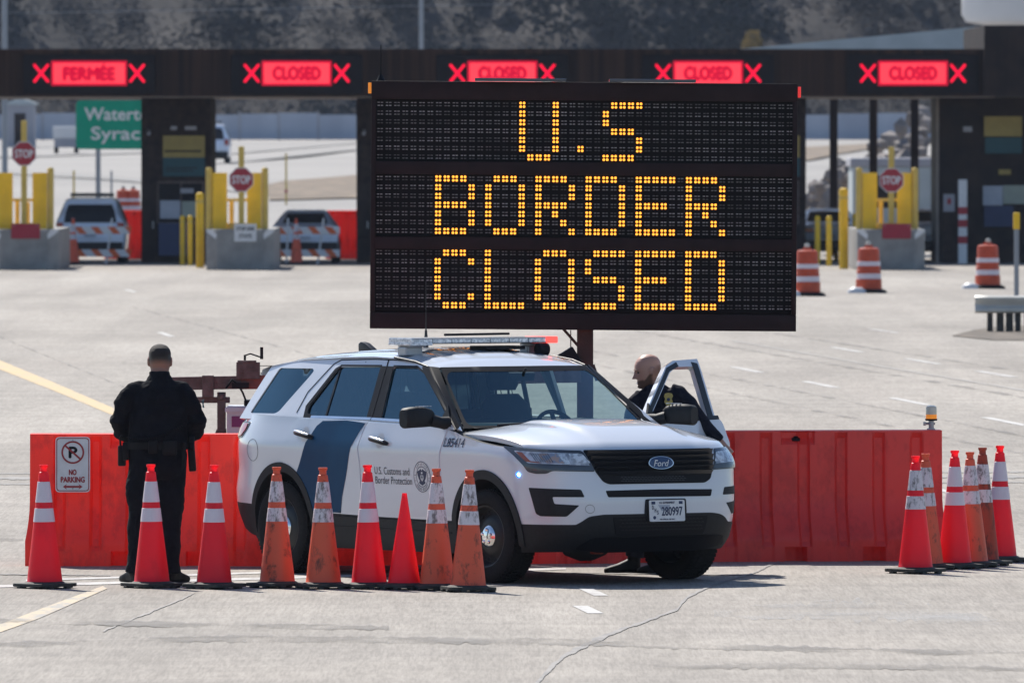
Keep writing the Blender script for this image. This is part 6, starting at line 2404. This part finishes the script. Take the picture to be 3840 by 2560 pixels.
def plaza():
    canopy()
    G = 'red closed lane signs on the canopy'
    lane_sign(335, 'FERMÉE', 1.02, 'red lit lane sign reading FERMÉE between two red crosses', G)
    lane_sign(1113, 'CLOSED', .94, 'red lit CLOSED lane sign above the silver sedan, clear of the message board', G)
    lane_sign(1884, 'CLOSED', .94, 'red lit CLOSED lane sign cut off below by the message board\'s left half', G)
    lane_sign(2655, 'CLOSED', .94, 'red lit CLOSED lane sign cut off below by the message board\'s right half', G)
    lane_sign(3423, 'CLOSED', .94, 'red lit CLOSED lane sign nearest the tall building at the canopy\'s right end', G)
    booth(661, 262, 'dark booth between the two lanes with the parked silver cars')
    booth(1462, 250, 'dark booth standing behind the left edge of the message board')
    booth(2198, 260, 'dark booth hidden behind the middle of the message board')
    booth(2894, 256, 'dark booth standing behind the right edge of the message board')
    # tall block at the right end
    Y = PY - .3
    t = thing('gate_building', 'tall dark block closing the right end of the canopy, with yellow and teal notices', 'building', (PX_(3523, Y), Y, 0))
    xr = PX_(3690, Y) - PX_(3523, Y)
    q = MB()
    q.bb(.06, 9, 2.7, 9, 0, PZ_(360) - .05)
    q.bb(xr, 9, -.12, 16, PZ_(362), PZ_(96))
    for k in range(40):
        q.bb(xr + .1 + .2 * k, xr + .18 + .2 * k, -.15, -.12, PZ_(362) + .1, PZ_(96) - .1)
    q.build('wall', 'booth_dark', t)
    q = MB()
    q.bb(0, .07, 2.6, 2.75, 0, PZ_(360) - .06)
    q.build('corner_trim', 'soffit', t)
    for nm, m_, f in (('notice_board', 'sign_yellow', (3690, 3832, 437, 512)), ('lower_board', 'sign_teal', (3694, 3832, 516, 576)), ('window_paper', 'paper', (3686, 3760, 697, 770)), ('green_notice', 'paper_green', (3762, 3850, 695, 765)), ('kiosk', 'box_blue', (3690, 3800, 772, 850)), ('lamp', 'wall_pale', (3612, 3645, 475, 495)), ('amber_lamp', 'sign_yellow', (3745, 3790, 636, 655))):
        q = MB()
        Yq = Y + 2.65
        q.bb(PX_(f[0], Yq) - PX_(3523, Y), PX_(f[1], Yq) - PX_(3523, Y), 2.60, 2.69, PZ_(f[3], Yq), PZ_(f[2], Yq))
        q.build(nm, m_, t)
    Y2 = PY + 1
    t = thing('kiosk_cabinet', 'dark cabinet with a pale notice standing left of the red and white post', 'cabinet', (PX_(3558, Y2), Y2, 0))
    q = MB()
    q.bb(-.17, .17, 0, .4, 0, 1.95)
    q.build('cabinet_body', 'brick_dark', t, None, .02)
    q = MB()
    q.bb(-.15, .16, -.02, -.002, 1.42, 1.90)
    q.bb(-.04, .06, -.024, -.02, 1.62, 1.78, 1)
    q.build('notice', ['wall_pale', 'stop_red'], t)
    t = thing('striped_post', 'tall white and red banded post at the entrance of the right-hand lane', 'post', (PX_(3607, Y2), Y2 - .6, 0))
    q = MB()
    q.bb(-.12, .12, -.1, .1, 0, 2.3)
    q.build('post_body', 'sign_white', t, None, .02)
    q = MB()
    for z in (.55, 1.0, 1.35):
        q.bb(-.124, .124, -.104, .104, z, z + .2)
    q.build('red_band', 'stop_red', t)
    # lane islands
    YI = 333.6
    island(900, YI, 'concrete island with a white notice on its face, beside the thick yellow bollard')
    island(3342, YI, 'concrete island behind the second drum')
    island(90, YI, 'concrete island at the left edge of the photo, with a red plate on its face')
    guard(889, YI + 1.0, 'yellow crash guard around the middle stop sign, right of the booth')
    guard(3326, YI + 1.0, 'yellow crash guard right of the message board')
    guard(85, YI + 1.0, 'yellow crash guard at the left edge of the photo')
    stop_sign(905, 674, YI + .5, 0, 'red stop sign on the middle island, between yellow guard panels, above a white notice')
    stop_sign(90, 577, YI + .5, 0, 'red stop sign at the left edge of the photo, highest of the three')
    stop_sign(3343, 676, YI + .5, 0, 'red stop sign right of the message board, above a dark red plate')
    for fx, lab in ((96, 'dark red plate on the face of the left edge island'), (3362, 'dark red plate on the island right of the message board')):
        t = thing('red_plate', lab, 'plate', (PX_(fx, YI), YI - .02, PZ_(866, YI)), 0, 'red plates on the islands')
        q = MB()
        q.bb(-.375, .375, -.02, .0, -.20, .19)
        q.build('plate', 'plate_red', t, None, .006)
        q = MB()
        for s in (-.3, .3):
            q.tube([(s, -.025, .14), (s, .0, .14)], .015, 8)
        q.build('bolt', 'galv', t)
    t = thing('notice_sign', 'small white notice with grey print on the middle island, under its stop sign', 'sign', (PX_(920, YI), YI - .02, PZ_(872, YI)))
    q = MB()
    q.bb(-.29, .29, -.02, 0, -.235, .225)
    q.build('plate', 'sign_white', t, None, .006)
    q = MB()
    F = front_plane(-.02)
    lettering(q, 'STOP LINE', F, 0, .10, .46, .10, .003, 0, 0, .005)
    q.build('notice_lettering', 'ink_grey', t)
    q = MB()
    lettering(q, 'STATE', F, 0, -.09, .32, .10, .003, 0, 0, .005)
    q.build('notice_lettering', 'ink_grey', t)
    for a in ((750, 722, 1004, 30, 'thickest yellow bollard, left of the middle concrete island'), (684, 808, 993, 19, 'left one of the two slim sunlit bollards beside the thick bollard'), (713, 808, 996, 19, 'slim sunlit bollard between its twin and the thick bollard'),
              (616, 790, 977, 17, 'shaded slim bollard in front of the booth wall, the left one of two'), (638, 790, 979, 17, 'shaded slim bollard in front of the booth\'s blue kiosk'),
              (3164, 705, 1008, 34, 'thickest yellow bollard right of the message board'), (3066, 808, 992, 21, 'slim yellow bollard right behind the drum at the message board\'s edge'), (3109, 810, 997, 20, 'slim yellow bollard just left of the thick one, right of the message board'),
              (3136, 800, 975, 18, 'shaded yellow bollard half hidden behind the thick one'), (3203, 800, 985, 14, 'narrow yellow post against the island\'s left side, right of the message board'), (2990, 800, 980, 14, 'yellow post just showing past the message board\'s right edge'), (3729, 790, 975, 19, 'yellow bollard in front of the dark building, above the rightmost drum')):
        bollard(*a)
    # cars, barricades, cones and drums in the closed lanes
    far_car('suv', PX_(338, 351.6), 351.6, 'silver SUV parked under the canopy in the left closed lane, seen from behind')
    far_car('sedan', PX_(1143, 351.6), 351.6, 'silver sedan parked under the canopy below the second lane sign')
    far_car('suv', PX_(778, 560), 560, 'pale SUV driving away on the far road, half hidden by the booth')
    far_car('sedan', PX_(3490, 358), 358, 'car in the right-hand lane, mostly hidden behind the yellow guard')
    far_car('sedan', PX_(3110, 358.5), 358.5, 'pale car behind the bollards right of the message board')
    barricade(PX_(211), PX_(492), PY - .9, 'orange and white striped barricade behind the silver SUV')
    barricade(PX_(1022), PX_(1276), PY - 1.0, 'orange and white striped barricade behind the silver sedan')
    for fx, k, lab in ((275, 'o', 'orange cone standing at the barricade behind the silver SUV'), (1112, 'o', 'orange cone standing at the barricade behind the silver sedan')):
        c = copy_tree(protos['o'])
        c.location = (PX_(fx, PY - 1.9), PY - 1.9, 0)
        c.scale = (1.25, 1.25, 1.35)
        tag(c, lab, 'traffic cone', 'cones at the far barricades')
    drum(3027, 1110, 'orange and white drum against the right edge of the message board')
    drum(3258, 1098, 'orange and white drum in front of the right-hand concrete island', rz=.2)
    drum(3704, 1082, 'orange and white drum standing alone towards the right edge, above the guardrail', rz=-.2)
    drum(462, 0, 'left one of two far drums beyond the silver SUV', 452)
    drum(500, 0, 'right one of two far drums beyond the silver SUV, beside the booth', 452)
    for x0, x1, Y, lab in ((395, 545, 364, 'red barrier behind the silver SUV, beside the booth'), (1225, 1420, 364, 'red barrier behind the silver sedan')):
        t = barrier(PX_(x0, Y), Y, PX_(x1, Y), Y, 'barrier_red', lab)
        t['group'] = 'red barriers beyond the canopy'
        t.scale = (1, 1, 1.3)

def far_things():
    # sign to the next towns
    Y = 420.0
    x0, x1, z0, z1 = PX_(285, Y), PX_(690, Y), PZ_(560, Y), PZ_(377, Y)
    t = thing('road_sign', 'green direction sign with white town names, half hidden by the booth', 'road sign', ((x0 + x1) / 2, Y, 0))
    w = x1 - x0
    F = front_plane(0)
    q = MB()
    patch(q, rounded([(-w / 2, z0), (w / 2, z0), (w / 2, z1), (-w / 2, z1)], .18, 6), F, 0, .02, (), .5)
    q.build('sign_plate', 'road_green', t)
    q = MB()
    xl = PX_(318, Y) - (x0 + x1) / 2
    s_ = FPX / Y
    wt, ws = 322 / s_, 300 / s_
    lettering(q, 'Watertown', F, xl + wt / 2, PZ_(428, Y), wt, 46 / s_, .012, 0, 0, .012)
    lettering(q, 'Syracuse', F, PX_(343, Y) - (x0 + x1) / 2 + ws / 2, PZ_(502, Y) - .05, ws, 62 / s_, .012, 0, 0, .012)
    q.build('town_names', 'sign_white', t)
    for fx in (368, 610):
        q = MB()
        x = PX_(fx, Y) - (x0 + x1) / 2
        q.bb(x - .08, x + .08, .022, .16, 0, z1 - .1)
        q.build('post', 'pole_grey', t)
    # masts
    for fx, Y, r, lab in ((18, 520, .115, 'grey lamp mast at the left edge of the photo'), (1580, 705, .125, 'grey utility pole rising behind the canopy left of the message board')):
        t = thing('utility_pole', lab, 'pole', (PX_(fx, Y), Y, terr(Y)), 0, 'poles behind the canopy')
        q = MB()
        q.tube([(0, 0, 0), (0, 0, 14)], [r * 1.05, r * .9], 12)
        q.build('shaft', 'pole_grey', t, 50)
        q = MB()
        q.tube([(0, 0, 13.6), (1.8, 0, 14.1)], .06, 8)
        q.bb(1.5, 2.2, -.15, .15, 14.0, 14.15)
        q.build('lamp_arm', 'pole_grey', t)
    for z, lab in ((11.3, 'upper power line crossing the hillside'), (10.2, 'lower power line crossing the hillside')):
        q = MB()
        q.tube([(-30 + 6 * k, 705, z + .02 * (k - 5) ** 2 * .1 + .12 * k) for k in range(6)], .012, 5)
        tag(q.build('power_line', 'pole_grey'), lab, 'power line')
    # fence and sheds beyond the far road
    Y = 780.0
    t = thing('far_fence', 'long pale blue grey fence along the far side of the distant road', 'fence', (0, Y, terr(Y)))
    q = MB()
    for k in range(38):
        x = -45.4 + 2.4 * k
        q.bb(x + .06, x + 2.34, -.02, .02, .05, 1.62 + .06 * math.sin(k * 2.1))
    q.build('fence_panel', 'fence_blue', t)
    for k in range(39):
        q = MB()
        x = -45.4 + 2.4 * k
        q.bb(x - .06, x + .06, -.06, .06, 0, 1.75)
        q.build('fence_post', 'wall_pale', t)
    Y = 690.0
    t = thing('shed', 'grey shed beside the far road at the left edge of the photo', 'shed', (PX_(75, Y), Y, terr(Y)))
    q = MB()
    q.bb(-.75, .75, 0, 3, 0, 2.4)
    q.build('wall', 'wall_pale', t)
    q = MB()
    q.prism([(-.9, 2.35), (.9, 2.35), (.9, 2.42), (0, 2.75), (-.9, 2.42)], -3.1, .1, 0, Matrix(((1, 0, 0, 0), (0, 0, -1, 0), (0, 1, 0, 0), (0, 0, 0, 1))))
    q.build('roof', 'roof_grey', t)
    q = MB()
    q.bb(-.3, .3, -.03, -.002, 0, 1.9)
    q.build('door', 'booth_dark', t)
    Y = 640.0
    t = thing('box_trailer', 'low white trailer on the far road, left of the green sign', 'trailer', (PX_(245, Y), Y, terr(Y)))
    q = MB()
    q.bb(-.62, .62, 0, 3, .85, 1.45)
    q.build('box_body', 'tank_white', t, None, .05)
    q = MB()
    q.bb(-.55, .55, .05, 2.9, .4, .84)
    q.build('chassis', 'wall_pale', t)
    for x in (-.5, .5):
        q = MB()
        q.tube([(x - .1, 1.5, .35), (x + .1, 1.5, .35)], .35, 18)
        q.build('wheel', 'rubber', t, 40)
    # tank and roof at the top right
    Y = 600.0
    t = thing('storage_tank', 'white round storage tank above the roof at the top right corner', 'tank', (PX_(3605, Y) + 4.2, Y, terr(Y)))
    zb = PZ_(104, Y) - terr(Y)
    q = MB()
    q.lathe([(2.5, zb), (4.0, zb + .25), (4.2, zb + .6), (4.2, zb + 5), (3.5, zb + 6.2), (0, zb + 6.8)], 40)
    q.build('tank_body', 'tank_white', t, 35)
    for k in range(4):
        q = MB()
        a = R(45 + 90 * k)
        q.tube([(2.4 * math.cos(a), 2.4 * math.sin(a), 0), (2.4 * math.cos(a), 2.4 * math.sin(a), zb + .1)], .2, 10)
        q.build('leg', 'pole_grey', t, 50)
    Y = 374.0
    t = thing('open_shelter', 'open shelter with a sloping grey metal roof behind the right part of the canopy', 'shelter', (0, Y, 0))
    q = MB()
    T = Matrix(((1, 0, 0, 0), (0, 0, -1, 0), (0, 1, 0, 0), (0, 0, 0, 1)))
    q.prism([(PX_(2780, Y), PZ_(184, Y)), (PX_(3684, Y), PZ_(99, Y)), (PX_(3684, Y), PZ_(192, Y)), (PX_(2780, Y), PZ_(200, Y))], -8, 0, 0, T)
    q.build('roof', 'roof_grey', t)
    for fx in (3128, 3277, 3432):
        q = MB()
        x = PX_(fx, Y)
        q.bb(x - .115, x + .115, .5, .75, 0, PZ_(200, Y))
        q.build('column', 'beam_brown', t)
    # rubble slope and truck beyond the right lane
    b = MB()
    rr = random.Random(3)
    for i in range(330):
        fx = rr.uniform(3040, 3480)
        k = (fx - 3040) / 440
        Y = 400 + rr.random() * 60
        zt = PZ_(700 - 300 * k ** 1.1, Y)
        h = rr.random()
        z = terr(Y) + (zt - terr(Y)) * h
        s = rr.uniform(.12, .42)
        Yy = Y + h * 4
        c = Vector((PX_(fx, Yy), Yy, z))
        pts = []
        bm = bmesh.new()
        bmesh.ops.create_icosphere(bm, subdivisions=1, radius=s)
        b.add([c + v.co * rr.uniform(.65, 1.25) for v in bm.verts], [[v.index for v in f.verts] for f in bm.faces])
        bm.free()
    tag(b.build('rubble_slope', 'rock', None, fix=False), 'slope of broken rock beyond the right-hand lane, under the shelter', 'rubble', None, 'stuff')
    Y = 392.0
    t = thing('parked_truck', 'grey box truck with a pale roof parked beyond the right-hand lane', 'truck', (PX_(3350, Y), Y, 0))
    q = MB()
    q.bb(-1.25, 1.3, 0, 5, .6, 2.55)
    q.build('box_body', 'roof_grey', t, None, .04)
    q = MB()
    q.bb(-1.32, 1.36, -.05, 5.05, 2.55, 2.82)
    q.build('roof', 'wall_pale', t, None, .04)
    q = MB()
    q.bb(-.5, .75, -.03, -.002, 1.3, 2.3)
    q.build('rear_door', 'booth_dark', t)
    for x in (-.95, .95):
        q = MB()
        q.tube([(x - .15, 1, .45), (x + .15, 1, .45)], .45, 18)
        q.build('wheel', 'rubber', t, 40)
    # dry verge on the rising ground
    def verge(pts, nm, lab):
        P = [tgnd(*p) for p in pts]
        q = MB()
        q.add([(p.x, p.y, terr(p.y) + .12) for p in P], [tuple(range(len(P)))])
        rr = random.Random(len(lab))
        xs_, ys_ = [p.x for p in P], [p.y for p in P]
        for i in range(0):
            x, y = rr.uniform(min(xs_), max(xs_)), rr.uniform(min(ys_), max(ys_))
            if not inside((x, y), [(p.x, p.y) for p in P]):
                continue
            h = rr.uniform(.02, .07)
            a = rr.uniform(0, 3.14)
            d = Vector((math.cos(a), math.sin(a), 0)) * .05
            c = Vector((x, y, terr(y) + .045))
            q.add([c - d, c + d, c + d * .5 + Vector((rr.uniform(-.1, .1), 0, h)), c - d * .6 + Vector((rr.uniform(-.1, .1), 0, h * .8))], [(0, 1, 2, 3)])
        tag(q.build(nm, 'dry_grass', None, fix=False), lab, 'grass', None, 'stuff')
    verge([(1000, 705), (1060, 690), (1390, 664), (1700, 660), (1700, 740), (1390, 752), (1010, 762)], 'verge_grass', 'brown dry grass verge beyond the silver sedan')
    verge([(770, 549), (1380, 520), (2000, 519), (2000, 513), (1380, 514), (770, 538)], 'far_grass', 'brown grass strip below the far fence')
    verge([(2990, 620), (3150, 585), (3300, 560), (3300, 545), (3000, 560)], 'slope_grass', 'brown grass beyond the shelter columns')
    # flexible posts
    for fx, y0, y1, lab in ((1073, 575, 690, 'thin yellow marker post on the grass verge'), (277, 640, 725, 'thin yellow rod above the roof of the silver SUV, left of the green sign post'), (418, 640, 725, 'thin grey rod above the roof of the silver SUV, right of the green sign post')):
        Y = 430.0 if y1 > 700 else 470.0
        t = thing('marker_post', lab, 'marker post', (PX_(fx, Y), Y, terr(Y)), 0, 'thin marker posts')
        q = MB()
        q.tube([(0, 0, 0), (.0, 0, PZ_(y0, Y) - terr(Y))], .035, 8)
        q.build('rod', 'yellow_pale' if 'yellow' in lab else 'pole_grey', t)
        q = MB()
        q.tube([(0, 0, .5), (.0, 0, .62)], .05, 8)
        q.build('band', 'plate_red', t)
    # guardrail at the right
    Y = 227.0
    x0 = PX_(3690, Y)
    t = thing('guardrail', 'short galvanised guardrail on dark posts entering from the right edge', 'guardrail', (x0, Y, 0))
    q = MB()
    zt = PZ_(1108, Y)
    pr = [(0, 0), (-.05, -.03), (-.05, -.09), (.0, -.14), (-.0, -.18), (-.05, -.22), (-.05, -.28), (0, -.31)]
    vs = []
    xs = [0, .0, 8]
    path = [(-.12, .16), (-.16, .03), (-.06, -.05), (.1, -.06), (8, -.2)]
    for x, y in path:
        vs += [(x, y + a, zt + b_) for a, b_ in pr]
    n = len(pr)
    fs = [(i * n + k, i * n + k + 1, (i + 1) * n + k + 1, (i + 1) * n + k) for i in range(len(path) - 1) for k in range(n - 1)]
    q.add(vs, fs)
    q.build('rail', 'rail_galv', t, 50)
    for k in range(11):
        q = MB()
        x = .06 + .165 * k
        q.bb(x, x + (.13 if k % 3 else .10), .02 - .02 * x, .16 - .02 * x, 0, zt - .02)
        q.build('post', 'wood_post', t, None, .01)
    c = gnd(2240, 770)
    q = MB()
    rr = random.Random(9)
    base = [gnd(*p) for p in ((2185, 772), (2240, 758), (2300, 750), (2420, 748), (2420, 783), (2280, 782))]
    q.add([(p.x, p.y, .012) for p in base], [tuple(range(len(base)))])
    for i in range(0):
        x, y = rr.uniform(7.2, 11.5), rr.uniform(218, 236)
        if not inside((x, y), [(p.x, p.y) for p in base]):
            continue
        h = rr.uniform(.015, .05)
        a = rr.uniform(0, 3.14)
        d = Vector((math.cos(a), math.sin(a), 0)) * .03
        p = Vector((x, y, .01))
        q.add([p - d, p + d, p + d * .4 + Vector((rr.uniform(-.06, .06), 0, h)), p - d * .5 + Vector((0, 0, h * .8))], [(0, 1, 2, 3)])
    tag(q.build('dead_grass', 'litter_ground', None, fix=False), 'dead grass and litter under the guardrail', 'grass', None, 'stuff')
    Y = 240.0
    t = thing('marker_post', 'grey post with a yellow top behind the guardrail at the right edge', 'marker post', (PX_(3812, Y), Y, 0))
    q = MB()
    q.bb(-.045, .045, -.03, .03, 0, PZ_(860, Y))
    q.build('shaft', 'pole_grey', t, None, .01)
    q = MB()
    q.bb(-.06, .06, -.045, .045, PZ_(860, Y), PZ_(797, Y))
    q.build('yellow_top', 'yellow', t, None, .02)

terrain()
markings()
plaza()
far_things()

# ------------------------------------------------------------------ the air between here and the hill
def air():
    q = MB()
    q.bb(-440, 440, -70, 1290, -2.0, 215)
    m = bpy.data.materials.new('thin_haze')
    m.use_nodes = True
    t = m.node_tree
    t.nodes.clear()
    out = t.nodes.new('ShaderNodeOutputMaterial')
    v = t.nodes.new('ShaderNodeVolumePrincipled')
    v.inputs['Color'].default_value = (.62, .74, .95, 1)
    v.inputs['Density'].default_value = .00006
    L(t, v.outputs[0], out.inputs['Volume'])
    M['thin_haze'] = m
    o = q.build('haze', 'thin_haze')
    tag(o, 'thin blue spring haze over the road and hillside', 'haze', None, 'stuff')
air()
